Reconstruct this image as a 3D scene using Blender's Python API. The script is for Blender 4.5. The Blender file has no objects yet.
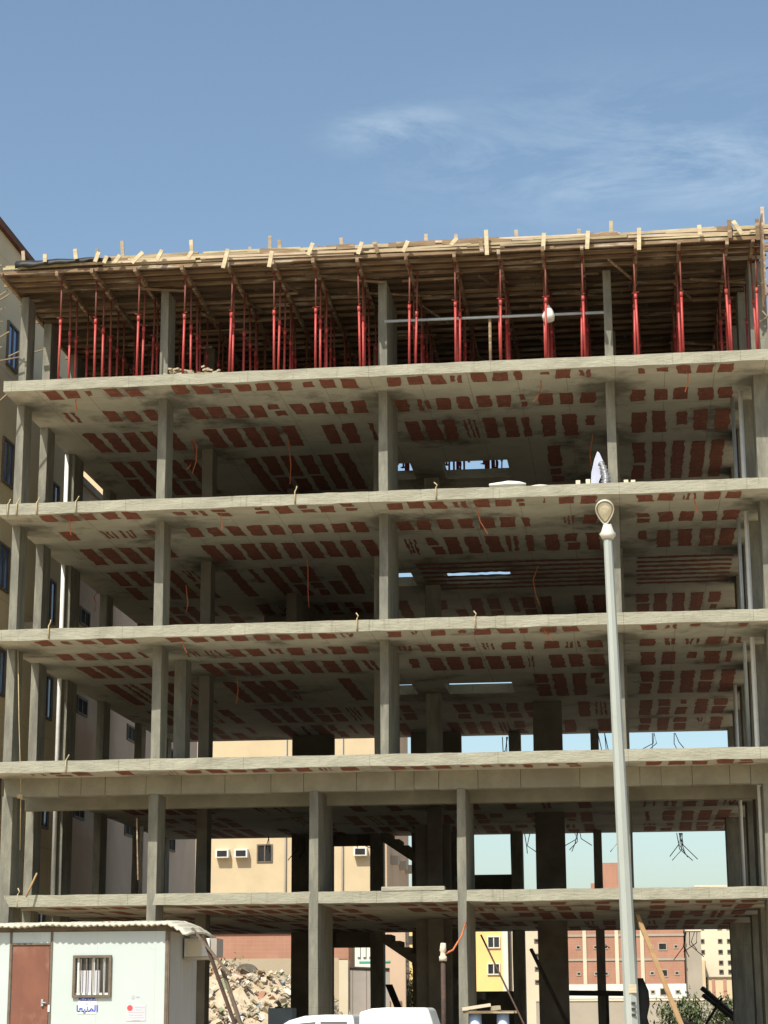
import bpy, math, random
from mathutils import Vector, Matrix, noise
R = random.Random(7)
sc = bpy.context.scene
COL = sc.collection
rad = math.radians

# ------------------------------------------------------------------ camera, world, sun
EYE = Vector((0, 0, 1.6)); F = 2036.0
TH = math.atan((1016-512)/F); PSI = math.atan((634-384)/(F/math.cos(TH))); ROLL = .0053
fw = Vector((-math.sin(PSI)*math.cos(TH), math.cos(PSI)*math.cos(TH), math.sin(TH)))
r0 = Vector((math.cos(PSI), math.sin(PSI), 0)); u0 = r0.cross(fw)
rt = r0*math.cos(ROLL) - u0*math.sin(ROLL); up = rt.cross(fw)
cam = bpy.data.cameras.new('camera'); co = bpy.data.objects.new('camera', cam); COL.objects.link(co)
m = Matrix((rt, up, -fw)).transposed().to_4x4(); m.translation = EYE; co.matrix_world = m
cam.sensor_fit = 'VERTICAL'; cam.sensor_height = 24.0; cam.lens = F/1024*24.0
cam.clip_end = 6000; cam.clip_start = .2
sc.camera = co

SUN_EL, SUN_AZ = 51.5, 20.0            # azimuth: degrees left of the facade's normal
sdir = Vector((-math.sin(rad(SUN_AZ))*math.cos(rad(SUN_EL)), -math.cos(rad(SUN_AZ))*math.cos(rad(SUN_EL)), math.sin(rad(SUN_EL))))
W = bpy.data.worlds.new('World'); sc.world = W; W.use_nodes = True
nt = W.node_tree; N = nt.nodes; Lk = nt.links
for n in list(N): N.remove(n)
out = N.new('ShaderNodeOutputWorld'); bg = N.new('ShaderNodeBackground'); sky = N.new('ShaderNodeTexSky')
sky.sky_type = 'NISHITA'; sky.sun_disc = False; sky.sun_elevation = rad(SUN_EL); sky.sun_rotation = rad(180+SUN_AZ)
sky.air_density = 1.0; sky.dust_density = 2.1; sky.ozone_density = 1.3; sky.altitude = 20
bg.inputs['Strength'].default_value = .132
Lk.new(bg.outputs[0], out.inputs[0])
# thin wisps of cirrus, real directions on the sky
tc = N.new('ShaderNodeTexCoord')
mp = N.new('ShaderNodeMapping'); mp.inputs['Scale'].default_value = (4.0, 4.0, 13.0); mp.inputs['Rotation'].default_value = (0, rad(-9), 0)
Lk.new(tc.outputs['Generated'], mp.inputs[0])
n1 = N.new('ShaderNodeTexNoise'); n1.inputs['Scale'].default_value = 2.2; n1.inputs['Detail'].default_value = 11; n1.inputs['Roughness'].default_value = .66; n1.inputs['Distortion'].default_value = .5
Lk.new(mp.outputs[0], n1.inputs['Vector'])
cr = N.new('ShaderNodeValToRGB'); cr.color_ramp.elements[0].position = .42; cr.color_ramp.elements[1].position = .80
Lk.new(n1.outputs['Fac'], cr.inputs[0])
def sky_spot(px, py, rad_in, rad_out, amp):
    d = (fw*F + rt*(px-384) + up*(512-py)).normalized()
    v = N.new('ShaderNodeVectorMath'); v.operation = 'SUBTRACT'; v.inputs[1].default_value = d
    Lk.new(tc.outputs['Generated'], v.inputs[0])
    s = N.new('ShaderNodeVectorMath'); s.operation = 'MULTIPLY'; s.inputs[1].default_value = (1, 1, 3.0); Lk.new(v.outputs[0], s.inputs[0])
    l = N.new('ShaderNodeVectorMath'); l.operation = 'LENGTH'; Lk.new(s.outputs[0], l.inputs[0])
    r = N.new('ShaderNodeMapRange'); r.interpolation_type = 'SMOOTHSTEP'
    r.inputs['From Min'].default_value = rad_out; r.inputs['From Max'].default_value = rad_in; r.inputs['To Max'].default_value = amp
    Lk.new(l.outputs['Value'], r.inputs['Value']); return r.outputs[0]
spots = [sky_spot(700, 168, .0, .085, .5), sky_spot(610, 182, .0, .06, .38), sky_spot(400, 132, .0, .055, .42), sky_spot(500, 160, .0, .09, .28), sky_spot(610, 150, .0, .16, .22)]
a = spots[0]
for s in spots[1:]:
    ad = N.new('ShaderNodeMath'); ad.operation = 'MAXIMUM'; Lk.new(a, ad.inputs[0]); Lk.new(s, ad.inputs[1]); a = ad.outputs[0]
mu = N.new('ShaderNodeMath'); mu.operation = 'MULTIPLY'; Lk.new(a, mu.inputs[0]); Lk.new(cr.outputs[0], mu.inputs[1])
mx = N.new('ShaderNodeMix'); mx.data_type = 'RGBA'; Lk.new(mu.outputs[0], mx.inputs[0]); Lk.new(sky.outputs[0], mx.inputs[6]); mx.inputs[7].default_value = (7.5, 8.2, 9.0, 1)
ti = N.new('ShaderNodeMix'); ti.data_type = 'RGBA'; ti.blend_type = 'MULTIPLY'; ti.inputs[0].default_value = 1; ti.inputs[7].default_value = (1.06, 1.085, 1.0, 1)
Lk.new(mx.outputs[2], ti.inputs[6]); Lk.new(ti.outputs[2], bg.inputs[0])
sl = bpy.data.lights.new('sun', 'SUN'); sl.energy = 5.0; sl.angle = rad(.53); sl.color = (1, .95, .83)
so = bpy.data.objects.new('sun', sl); COL.objects.link(so); so.rotation_euler = sdir.to_track_quat('Z', 'Y').to_euler()
vs = sc.view_settings; vs.view_transform = 'Standard'; vs.look = 'None'; vs.gamma = 1; vs.use_curve_mapping = False; vs.exposure = 0.36
sc.cycles.max_bounces = 8; sc.cycles.diffuse_bounces = 6

# ------------------------------------------------------------------ helpers
def at(px, py, Y):
    d = fw*F + rt*(px-384) + up*(512-py); return EYE + d*(Y/d.y)
class MB:
    def __init__(s): s.v = []; s.f = []; s.sm = []; s.c = []
    def add(s, vs, fs, smooth=False, col=None):
        o = len(s.v); s.v += [tuple(p) for p in vs]
        for f in fs: s.f.append([i+o for i in f]); s.sm.append(smooth); s.c.append(col)
        return s
    def box(s, x0, x1, y0, y1, z0, z1, M=None, col=None):
        p = [Vector(q) for q in ((x0,y0,z0),(x1,y0,z0),(x1,y1,z0),(x0,y1,z0),(x0,y0,z1),(x1,y0,z1),(x1,y1,z1),(x0,y1,z1))]
        if M: p = [M @ q for q in p]
        return s.add(p, [(3,2,1,0),(4,5,6,7),(0,1,5,4),(1,2,6,5),(2,3,7,6),(3,0,4,7)], col=col)
    def beam(s, a, b, w, h, upv=(0,0,1), col=None):       # timber between two points
        a = Vector(a); b = Vector(b); d = (b-a).normalized(); u = Vector(upv)
        if abs(d.dot(u)) > .95: u = Vector((0,1,0))
        x = d.cross(u).normalized(); z = x.cross(d)
        p = [q+x*i*w/2+z*j*h/2 for q in (a, b) for i, j in ((-1,-1),(1,-1),(1,1),(-1,1))]
        return s.add(p, [(3,2,1,0),(4,5,6,7),(0,1,5,4),(1,2,6,5),(2,3,7,6),(3,0,4,7)], col=col)
    def tube(s, pts, r, n=8, caps=True, col=None):
        pts = [Vector(p) for p in pts]; rs = r if isinstance(r, (list, tuple)) else [r]*len(pts); vs = []; fs = []
        for i, p in enumerate(pts):
            d = (pts[min(i+1, len(pts)-1)]-pts[max(i-1, 0)]).normalized()
            u = Vector((0,0,1)) if abs(d.z) < .9 else Vector((1,0,0))
            x = d.cross(u).normalized(); y = x.cross(d)
            vs += [p+(x*math.cos(t)+y*math.sin(t))*rs[i] for t in [2*math.pi*k/n for k in range(n)]]
        for i in range(len(pts)-1):
            for k in range(n): fs.append((i*n+k, (i+1)*n+k, (i+1)*n+(k+1)%n, i*n+(k+1)%n))
        s.add(vs, fs, True, col)
        if caps:
            o = len(s.v)-len(vs)
            s.f += [[o+k for k in range(n)], [o+(len(pts)-1)*n+k for k in reversed(range(n))]]; s.sm += [False]*2; s.c += [col]*2
        return s
    def prism(s, poly, axis, a, b, col=None):             # polygon in the two other axes, extruded along axis
        def P(u, v, w): return {'x':(w,u,v), 'y':(u,w,v), 'z':(u,v,w)}[axis]
        n = len(poly); vs = [P(u,v,a) for u, v in poly]+[P(u,v,b) for u, v in poly]
        return s.add(vs, [list(range(n)), list(reversed(range(n, 2*n)))]+[(i,(i+1)%n,n+(i+1)%n,n+i) for i in range(n)], col=col)
    def build(s, name, mat, parent=None, bevel=0):
        me = bpy.data.meshes.new(name); me.from_pydata(s.v, [], s.f); me.validate(); 
        if len(me.polygons) == len(s.sm): me.polygons.foreach_set('use_smooth', s.sm)
        if (any(c for c in s.c) or mat.name in ('timber_new','rubble_mix')) and len(me.polygons) == len(s.c):
            ca = me.color_attributes.new('tint', 'FLOAT_COLOR', 'CORNER')
            for p in me.polygons:
                c = s.c[p.index] or (1,1,1)
                for li in p.loop_indices: ca.data[li].color = (*c, 1)
        import bmesh
        bm = bmesh.new(); bm.from_mesh(me); bmesh.ops.recalc_face_normals(bm, faces=bm.faces); bm.to_mesh(me); bm.free()
        me.materials.append(mat); o = bpy.data.objects.new(name, me); COL.objects.link(o)
        if parent: o.parent = parent
        if bevel:
            b = o.modifiers.new('bevel', 'BEVEL'); b.width = bevel; b.segments = 2; b.limit_method = 'ANGLE'
        return o
def tag(o, label=None, cat=None, group=None, kind=None):
    for k, v in (('label', label), ('category', cat), ('group', group), ('kind', kind)):
        if v: o[k] = v
    return o
def empty(name, loc=(0,0,0), **k):
    o = bpy.data.objects.new(name, None); COL.objects.link(o); o.location = loc; o.empty_display_size = .3; return tag(o, **k)
def copy_tree(src, parent=None):
    c = src.copy(); COL.objects.link(c); c.parent = parent
    for ch in [o for o in src.children]: copy_tree(ch, c)
    return c
def adopt(part, root):                                    # part built in world coordinates -> child of an Empty that is not at the origin
    part.parent = root; part.location = Vector(part.location)-Vector(root.location); return part

# ------------------------------------------------------------------ materials
def mat(name, c1, c2=None, scale=3.0, rough=.85, bump=.0, bscale=None, metal=0, stretch=(1,1,1), c3=None, s3=.4, attr=False, detail=6, t3=(.5,.62), spec=.3, extra=None):
    m = bpy.data.materials.new(name); m.use_nodes = True; T = m.node_tree; n = T.nodes; l = T.links
    b = n['Principled BSDF']; b.inputs['Roughness'].default_value = rough; b.inputs['Metallic'].default_value = metal
    b.inputs['Specular IOR Level'].default_value = spec
    c2 = c2 or tuple(x*.8 for x in c1)
    tc = n.new('ShaderNodeTexCoord'); mp = n.new('ShaderNodeMapping'); mp.inputs['Scale'].default_value = stretch
    geo = n.new('ShaderNodeNewGeometry'); l.new(geo.outputs['Position'], mp.inputs[0])
    no = n.new('ShaderNodeTexNoise'); no.inputs['Scale'].default_value = scale; no.inputs['Detail'].default_value = detail; no.inputs['Roughness'].default_value = .6
    l.new(mp.outputs[0], no.inputs['Vector'])
    r = n.new('ShaderNodeValToRGB'); r.color_ramp.elements[0].position = .33; r.color_ramp.elements[1].position = .68
    r.color_ramp.elements[0].color = (*c2, 1); r.color_ramp.elements[1].color = (*c1, 1); l.new(no.outputs['Fac'], r.inputs[0])
    last = r.outputs[0]
    if c3:
        n3 = n.new('ShaderNodeTexNoise'); n3.inputs['Scale'].default_value = s3; n3.inputs['Detail'].default_value = 5; n3.inputs['Roughness'].default_value = .65
        l.new(mp.outputs[0], n3.inputs['Vector'])
        r3 = n.new('ShaderNodeMapRange'); r3.inputs['From Min'].default_value = t3[0]; r3.inputs['From Max'].default_value = t3[1]; l.new(n3.outputs['Fac'], r3.inputs[0])
        x = n.new('ShaderNodeMix'); x.data_type = 'RGBA'; l.new(r3.outputs[0], x.inputs[0]); l.new(last, x.inputs[6]); x.inputs[7].default_value = (*c3, 1); last = x.outputs[2]
    if attr:
        at_ = n.new('ShaderNodeVertexColor'); at_.layer_name = 'tint'
        x = n.new('ShaderNodeMix'); x.data_type = 'RGBA'; x.blend_type = 'MULTIPLY'; x.inputs[0].default_value = 1; l.new(last, x.inputs[6]); l.new(at_.outputs[0], x.inputs[7]); last = x.outputs[2]
    if extra: last = extra(n, l, last, geo)
    l.new(last, b.inputs['Base Color'])
    if bump:
        nb = n.new('ShaderNodeTexNoise'); nb.inputs['Scale'].default_value = bscale or scale*4; nb.inputs['Detail'].default_value = 8; l.new(mp.outputs[0], nb.inputs['Vector'])
        bp = n.new('ShaderNodeBump'); bp.inputs['Strength'].default_value = bump; bp.inputs['Distance'].default_value = .03
        l.new(nb.outputs['Fac'], bp.inputs['Height']); l.new(bp.outputs[0], b.inputs['Normal'])
    return m
def grid_lines(sx, sy, w, col, axes=('X','Z'), jitter=0, fac=.8):
    def ex(n, l, last, geo):
        sp = n.new('ShaderNodeSeparateXYZ'); l.new(geo.outputs['Position'], sp.inputs[0]); res = None
        for ax, s in zip(axes, (sx, sy)):
            if not s: continue
            a = n.new('ShaderNodeMath'); a.operation = 'DIVIDE'; l.new(sp.outputs[ax], a.inputs[0]); a.inputs[1].default_value = s
            b = n.new('ShaderNodeMath'); b.operation = 'FRACT'; l.new(a.outputs[0], b.inputs[0])
            c = n.new('ShaderNodeMath'); c.operation = 'LESS_THAN'; l.new(b.outputs[0], c.inputs[0]); c.inputs[1].default_value = w/s
            if res is None: res = c.outputs[0]
            else:
                d = n.new('ShaderNodeMath'); d.operation = 'MAXIMUM'; l.new(res, d.inputs[0]); l.new(c.outputs[0], d.inputs[1]); res = d.outputs[0]
        f = n.new('ShaderNodeMath'); f.operation = 'MULTIPLY'; l.new(res, f.inputs[0]); f.inputs[1].default_value = fac
        x = n.new('ShaderNodeMix'); x.data_type = 'RGBA'; l.new(f.outputs[0], x.inputs[0]); l.new(last, x.inputs[6]); x.inputs[7].default_value = (*col, 1)
        return x.outputs[2]
    return ex
def drips(n, l, last, geo):
    mp = n.new('ShaderNodeMapping'); mp.inputs['Scale'].default_value = (5.5, .3, .5); l.new(geo.outputs['Position'], mp.inputs[0])
    nz = n.new('ShaderNodeTexNoise'); nz.inputs['Scale'].default_value = 1.6; nz.inputs['Detail'].default_value = 7; nz.inputs['Roughness'].default_value = .7; l.new(mp.outputs[0], nz.inputs['Vector'])
    r = n.new('ShaderNodeMapRange'); r.inputs['From Min'].default_value = .56; r.inputs['From Max'].default_value = .72; r.inputs['To Max'].default_value = .6; l.new(nz.outputs['Fac'], r.inputs['Value'])
    x = n.new('ShaderNodeMix'); x.data_type = 'RGBA'; l.new(r.outputs[0], x.inputs[0]); l.new(last, x.inputs[6]); x.inputs[7].default_value = (.13,.12,.09,1)
    return grid_lines(3.05, 0, .014, (.12,.11,.09), ('X','Z'), fac=.6)(n, l, x.outputs[2], geo)
def soffit_extra(n, l, last, geo):
    last = grid_lines(1.22, 2.44, .025, (.16,.15,.12), ('X','Y'), fac=.45)(n, l, last, geo)
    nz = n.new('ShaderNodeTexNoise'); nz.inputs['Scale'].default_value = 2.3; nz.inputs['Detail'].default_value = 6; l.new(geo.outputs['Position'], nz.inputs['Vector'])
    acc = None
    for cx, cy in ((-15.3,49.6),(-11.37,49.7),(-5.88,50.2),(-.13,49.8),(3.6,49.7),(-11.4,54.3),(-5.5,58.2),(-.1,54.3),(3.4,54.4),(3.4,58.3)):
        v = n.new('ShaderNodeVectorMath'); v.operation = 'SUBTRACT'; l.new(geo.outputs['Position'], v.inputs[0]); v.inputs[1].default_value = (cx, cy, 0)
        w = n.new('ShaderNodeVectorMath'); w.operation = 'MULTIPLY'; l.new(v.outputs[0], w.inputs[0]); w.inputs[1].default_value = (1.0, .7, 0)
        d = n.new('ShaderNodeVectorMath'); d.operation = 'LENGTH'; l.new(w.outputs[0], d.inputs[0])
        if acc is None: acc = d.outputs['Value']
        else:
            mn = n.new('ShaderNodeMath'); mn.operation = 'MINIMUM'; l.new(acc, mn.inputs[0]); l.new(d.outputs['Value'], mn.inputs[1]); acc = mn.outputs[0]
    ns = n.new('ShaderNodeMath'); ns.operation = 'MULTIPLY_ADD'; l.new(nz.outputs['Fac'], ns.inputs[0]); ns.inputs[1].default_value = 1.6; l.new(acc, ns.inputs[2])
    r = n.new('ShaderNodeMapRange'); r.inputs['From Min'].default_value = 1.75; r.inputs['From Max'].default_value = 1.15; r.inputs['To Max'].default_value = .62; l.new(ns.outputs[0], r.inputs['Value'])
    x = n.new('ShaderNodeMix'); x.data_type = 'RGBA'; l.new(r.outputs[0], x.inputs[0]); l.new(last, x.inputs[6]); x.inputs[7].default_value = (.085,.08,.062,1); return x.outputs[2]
M = {}
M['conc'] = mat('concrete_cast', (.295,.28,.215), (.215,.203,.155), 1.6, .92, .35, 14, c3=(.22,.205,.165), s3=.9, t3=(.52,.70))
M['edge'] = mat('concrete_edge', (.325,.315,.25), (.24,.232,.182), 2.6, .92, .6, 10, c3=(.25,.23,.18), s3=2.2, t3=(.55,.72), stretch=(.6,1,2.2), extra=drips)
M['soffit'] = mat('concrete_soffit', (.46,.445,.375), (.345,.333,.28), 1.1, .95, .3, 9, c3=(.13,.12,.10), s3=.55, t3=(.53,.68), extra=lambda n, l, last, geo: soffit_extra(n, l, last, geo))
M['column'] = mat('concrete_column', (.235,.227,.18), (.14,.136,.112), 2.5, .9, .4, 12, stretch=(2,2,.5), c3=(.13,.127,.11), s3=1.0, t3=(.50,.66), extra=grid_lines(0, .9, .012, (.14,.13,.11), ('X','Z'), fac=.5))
M['dark'] = mat('concrete_dark_shaded', (.17,.155,.125), (.10,.09,.075), 1.2, .95, .3, 8)  # dark concrete; shade of the deep interior is put into its colour
M['block'] = mat('hollow_clay_block', (.25,.083,.054), (.15,.057,.04), 5, .95, .5, 22, c3=(.20,.15,.115), s3=3.0, t3=(.60,.70), extra=grid_lines(.2, .21, .018, (.13,.05,.035), ('X','Y'), fac=.55))
M['wood'] = mat('timber_new', (.52,.45,.33), (.34,.28,.19), 3, .8, .2, 20, stretch=(.5,3,3), attr=True)
M['woodold'] = mat('timber_weathered', (.26,.18,.11), (.15,.10,.06), 3, .85, .3, 20, stretch=(.5,3,3), c3=(.38,.33,.26), s3=1.5, t3=(.55,.65))
M['wooddark'] = mat('timber_dirty', (.13,.09,.058), (.075,.052,.034), 3, .85, .3, 20, stretch=(.5,3,3))
M['ply'] = mat('formwork_panels', (.12,.08,.05), (.06,.04,.026), 1.4, .8, .2, 9, extra=grid_lines(1.0, .25, .015, (.05,.035,.02), ('X','Y'), fac=.9), c3=(.24,.19,.14), s3=.9, t3=(.56,.66))
M['red'] = mat('prop_red_paint', (.44,.052,.048), (.27,.04,.035), 6, .5, 0, c3=(.22,.07,.04), s3=3, t3=(.6,.7), spec=.4)
M['rust'] = mat('prop_inner_tube', (.20,.055,.04), (.12,.045,.03), 8, .6, 0, metal=.1)
M['steelgrey'] = mat('galvanised_steel', (.42,.45,.46), (.33,.36,.37), 3, .45, 0, metal=.4)
M['pipe'] = mat('plastic_pipe', (.72,.73,.72), (.6,.61,.6), 3, .45)
M['pvcorange'] = mat('orange_conduit', (.62,.19,.09), (.45,.13,.06), 9, .6)
M['iron'] = mat('rusty_rebar', (.085,.05,.035), (.05,.035,.03), 9, .8)
M['tan'] = mat('tan_render', (.66,.55,.36), (.58,.48,.31), .7, .93, .25, 30, extra=grid_lines(0, 3.2, .03, (.24,.18,.11), ('Y','Z'), fac=.3))
M['roofbrown'] = mat('brown_coping', (.16,.07,.04), (.11,.05,.03), 3, .8)
M['mauve'] = mat('pinkish_plaster', (.60,.48,.38), (.52,.41,.32), .8, .93, .3, 20)
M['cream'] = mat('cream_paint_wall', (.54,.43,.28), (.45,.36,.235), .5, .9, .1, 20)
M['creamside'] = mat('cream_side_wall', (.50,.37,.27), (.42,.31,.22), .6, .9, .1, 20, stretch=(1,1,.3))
M['yellow'] = mat('yellow_paint', (.78,.56,.24), (.72,.51,.22), .5, .85, .05)
M['white'] = mat('white_paint', (.66,.66,.62), (.58,.58,.54), 2, .7)
M['winglass'] = mat('window_glass_blue', (.07,.13,.30), (.04,.08,.2), 1, .12, spec=.6)
M['windark'] = mat('window_dark', (.035,.035,.035), (.02,.02,.02), 1, .85, spec=.1)
M['brick'] = mat('red_brickwork', (.38,.20,.14), (.31,.16,.11), .8, .92, .2, 20, extra=grid_lines(.4, .2, .02, (.42,.30,.23), ('X','Z'), fac=.25))
M['gridconc'] = mat('frame_concrete', (.36,.32,.26), (.30,.265,.22), .5, .9)
M['beige'] = mat('beige_stone', (.60,.53,.40), (.52,.455,.34), .3, .9)
M['sand'] = mat('sandy_ground', (.42,.34,.24), (.34,.275,.19), .25, .97, .3, 6, c3=(.36,.30,.22), s3=.06)
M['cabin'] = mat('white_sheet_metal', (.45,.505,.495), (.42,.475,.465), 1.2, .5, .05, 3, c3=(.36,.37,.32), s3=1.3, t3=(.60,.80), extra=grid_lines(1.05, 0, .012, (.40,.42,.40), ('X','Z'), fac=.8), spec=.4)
M['cabinside'] = mat('shaded_sheet_metal', (.36,.36,.35), (.29,.29,.28), 2, .55, extra=grid_lines(1.0, 0, .02, (.2,.2,.2), ('Y','Z'), fac=.8), stretch=(1,1,.3))  # cabin side walls: their shade is put into this greyer colour
M['doorbrown'] = mat('brown_door_paint', (.20,.082,.052), (.155,.062,.042), 2.2, .6, .1, stretch=(1,1,.6), c3=(.24,.115,.08), s3=1.6)
M['frame'] = mat('brown_steel_frame', (.16,.125,.09), (.10,.08,.06), 5, .7)
M['tin'] = mat('corrugated_roof_sheet', (.52,.50,.42), (.38,.36,.29), 3.5, .65, .1, c3=(.30,.22,.14), s3=2.2, t3=(.58,.68))
M['carwhite'] = mat('white_car_paint', (.56,.585,.59), (.54,.565,.57), .6, .3, spec=.6, c3=(.48,.48,.44), s3=1.3, t3=(.5,.75))
M['carglass'] = mat('car_glass', (.03,.035,.04), (.02,.02,.025), 1, .08, spec=.7)
M['tyre'] = mat('black_rubber', (.03,.03,.03), (.02,.02,.02), 3, .85)
M['black'] = mat('black_plastic_sheet', (.02,.02,.02), (.012,.012,.012), 3, .55)
M['blacktrim'] = mat('black_trim', (.035,.035,.035), (.03,.03,.03), 2, .5)
M['poleg'] = mat('lamp_post_paint', (.36,.385,.355), (.29,.315,.295), 2.2, .6, 0, stretch=(1,1,.3), c3=(.38,.36,.28), s3=1.1, t3=(.62,.7), metal=.15)
M['lens'] = mat('lamp_lens', (.70,.66,.50), (.55,.50,.36), 14, .25, spec=.5)
M['hood'] = mat('lamp_hood', (.55,.53,.46), (.45,.43,.37), 5, .5, metal=.2)
M['bluep'] = mat('blue_print', (.05,.09,.42), (.05,.08,.38), 3, .6)
M['paper'] = mat('paper_notice', (.50,.50,.54), (.45,.45,.49), 3, .8)
M['redp'] = mat('red_print', (.55,.08,.08), (.5,.08,.08), 3, .7)
M['greyp'] = mat('grey_print', (.42,.42,.46), (.4,.4,.44), 3, .7)
M['rubble'] = mat('rubble_mix', (1,1,1), (.75,.72,.68), 3, .95, .3, 10, attr=True)
M['leaf'] = mat('shrub_leaf', (.12,.15,.065), (.07,.095,.04), 4, .7)
M['timberorange'] = mat('orange_timber', (.36,.23,.12), (.27,.165,.08), 5, .8, .2, stretch=(1,1,1))
M['darkwood'] = mat('dark_timber', (.06,.05,.04), (.035,.03,.025), 5, .9)
M['metalgate'] = mat('grey_gate_sheet', (.34,.30,.27), (.28,.25,.225), 1, .7, extra=grid_lines(.62, 0, .05, (.16,.14,.12), ('X','Z'), fac=.8))
M['green'] = mat('green_paint', (.10,.42,.30), (.08,.34,.25), 3, .7)
M['bluegrey'] = mat('blue_grey_tank', (.42,.52,.66), (.34,.42,.55), 3, .6)
M['rope'] = mat('dry_rope', (.42,.34,.2), (.3,.24,.14), 20, .9)
M['foil'] = mat('silver_foil', (.36,.36,.38), (.18,.18,.20), 9, .35, metal=.5, bump=.6, bscale=25)
M['lilac'] = mat('pale_plastic_sheet', (.45,.47,.60), (.38,.40,.52), 4, .5)

# ------------------------------------------------------------------ ground
g = MB(); NX = 60
xs = [-3000,-1200,-500,-220,-120]+[-80+4*i for i in range(41)]+[120,220,500,1200,3000]
ys = [-3000,-600,-120,-40]+[-10+5*i for i in range(36)]+[190,240,320,600,1500,3500]
vs_ = []
for y in ys:
    for x in xs:
        z = noise.noise(Vector((x*.07, y*.07, 0)))*.10 if abs(x) < 100 and 25 < y < 150 else 0
        if -16.5 < x < 5 and 47 < y < 69: z = 0
        vs_.append((x, y, z-.02))
nx = len(xs)
g.add(vs_, [(j*nx+i, j*nx+i+1, (j+1)*nx+i+1, (j+1)*nx+i) for j in range(len(ys)-1) for i in range(nx-1)], True)
tag(g.build('ground', M['sand']), kind='structure')

# ------------------------------------------------------------------ the building under construction
X0, X1, Y0, Y1 = -15.45, 4.3, 48.0, 67.4
B = empty('concrete_building_frame', (0,0,0), label='unfinished concrete building frame with open floors, seen across the lot', cat='building')
def slab(zt, th, y0, holes=(), x0=X0, x1=X1):
    xs = [x0]; 
    while xs[-1] < x1-.7: xs.append(xs[-1]+R.uniform(.3,.6))
    xs.append(x1)
    hx = sorted({h[i] for h in holes for i in (0,1)}); hy = sorted({h[i] for h in holes for i in (2,3)})
    xs = sorted([x for x in xs if all(abs(x-h) > .12 for h in hx)]+hx); ys = sorted([y0, y0+.35, y0+1.5, 52, 55, 60, 64, Y1]+hy)
    nx, ny = len(xs), len(ys); mb = MB(); V = {}
    def v(i, j, k):
        if (i,j,k) not in V:
            x, y, z = xs[i], ys[j], zt if k else zt-th
            if j == 0: y += R.uniform(-.010,.010)
            if j <= 1: z += R.uniform(-.008,.008) if k else R.uniform(-.016,.008)*(j == 0)
            V[(i,j,k)] = len(mb.v); mb.v.append((x,y,z))
        return V[(i,j,k)]
    def ok(i, j):
        if not (0 <= i < nx-1 and 0 <= j < ny-1): return False
        cx, cy = (xs[i]+xs[i+1])/2, (ys[j]+ys[j+1])/2
        return not any(h[0] < cx < h[1] and h[2] < cy < h[3] for h in holes)
    top, bot, side = [], [], []
    for i in range(nx-1):
        for j in range(ny-1):
            if not ok(i,j): continue
            top.append((v(i,j,1),v(i+1,j,1),v(i+1,j+1,1),v(i,j+1,1))); bot.append((v(i,j,0),v(i,j+1,0),v(i+1,j+1,0),v(i+1,j,0)))
            if not ok(i,j-1): side.append((v(i,j,0),v(i+1,j,0),v(i+1,j,1),v(i,j,1)))
            if not ok(i,j+1): side.append((v(i,j+1,0),v(i,j+1,1),v(i+1,j+1,1),v(i+1,j+1,0)))
            if not ok(i-1,j): side.append((v(i,j,0),v(i,j,1),v(i,j+1,1),v(i,j+1,0)))
            if not ok(i+1,j): side.append((v(i+1,j,0),v(i+1,j+1,0),v(i+1,j+1,1),v(i+1,j,1)))
    mb.f = top+side+bot; mb.sm = [False]*len(mb.f); mb.c = [None]*len(mb.f)
    o = mb.build('slab', M['edge'], B); me = o.data; me.materials.append(M['soffit'])
    for p in me.polygons:
        if p.index >= len(top)+len(side): p.material_index = 1
    return o
def jag(mb, x0, x1, y0, y1, z):
    pts = []; n = max(2, int((x1-x0)/.13)); k = max(2, int((y1-y0)/.22)); j = .028; s = R.uniform(-.05,.05)
    def q(x, y): pts.append((x+R.uniform(-j,j)+s*(y-y0)/(y1-y0+.01), y+R.uniform(-j,j)*1.6, z))
    for i in range(n): q(x0+(x1-x0)*i/n, y0)
    for i in range(k): q(x1, y0+(y1-y0)*i/k)
    for i in range(n): q(x1+(x0-x1)*i/n, y1)
    for i in range(k): q(x0, y1+(y0-y1)*i/k)
    mb.add(pts, [list(range(len(pts)))])
def patch(mb, x0, x1, y0, y1, z, wear):
    t = R.random()
    if t < .05*wear: return
    if t < .16*wear:      # split in strips
        n = R.choice((2,3)); w = (x1-x0)/n
        for i in range(n):
            if R.random() < .85: jag(mb, x0+i*w+.02, x0+(i+1)*w-.05, y0+R.uniform(0,.15), y1-R.uniform(0,.2), z)
    elif t < .24*wear:
        h = (y1-y0)/2; jag(mb, x0, x1-R.uniform(0,.15), y0, y0+h-.07, z); jag(mb, x0+R.uniform(0,.1), x1, y0+h+.07, y1, z)
    elif t < .3*wear: jag(mb, x0+R.uniform(.05,.15), x1-R.uniform(0,.1), y0+.1, y1-(y1-y0)*R.uniform(.2,.5), z)
    else: jag(mb, x0, x1, y0, y1, z)
BAYS = [(-14.48,5,.535),(-11.15,9,.54),(-5.68,10,.53),(.42,5,.545)]
ROWS = [(48.12,48.85),(50.02,51.08),(52.0,54.0),(55.0,59.0),(60.2,63.3),(64.0,66.9)]
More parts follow.
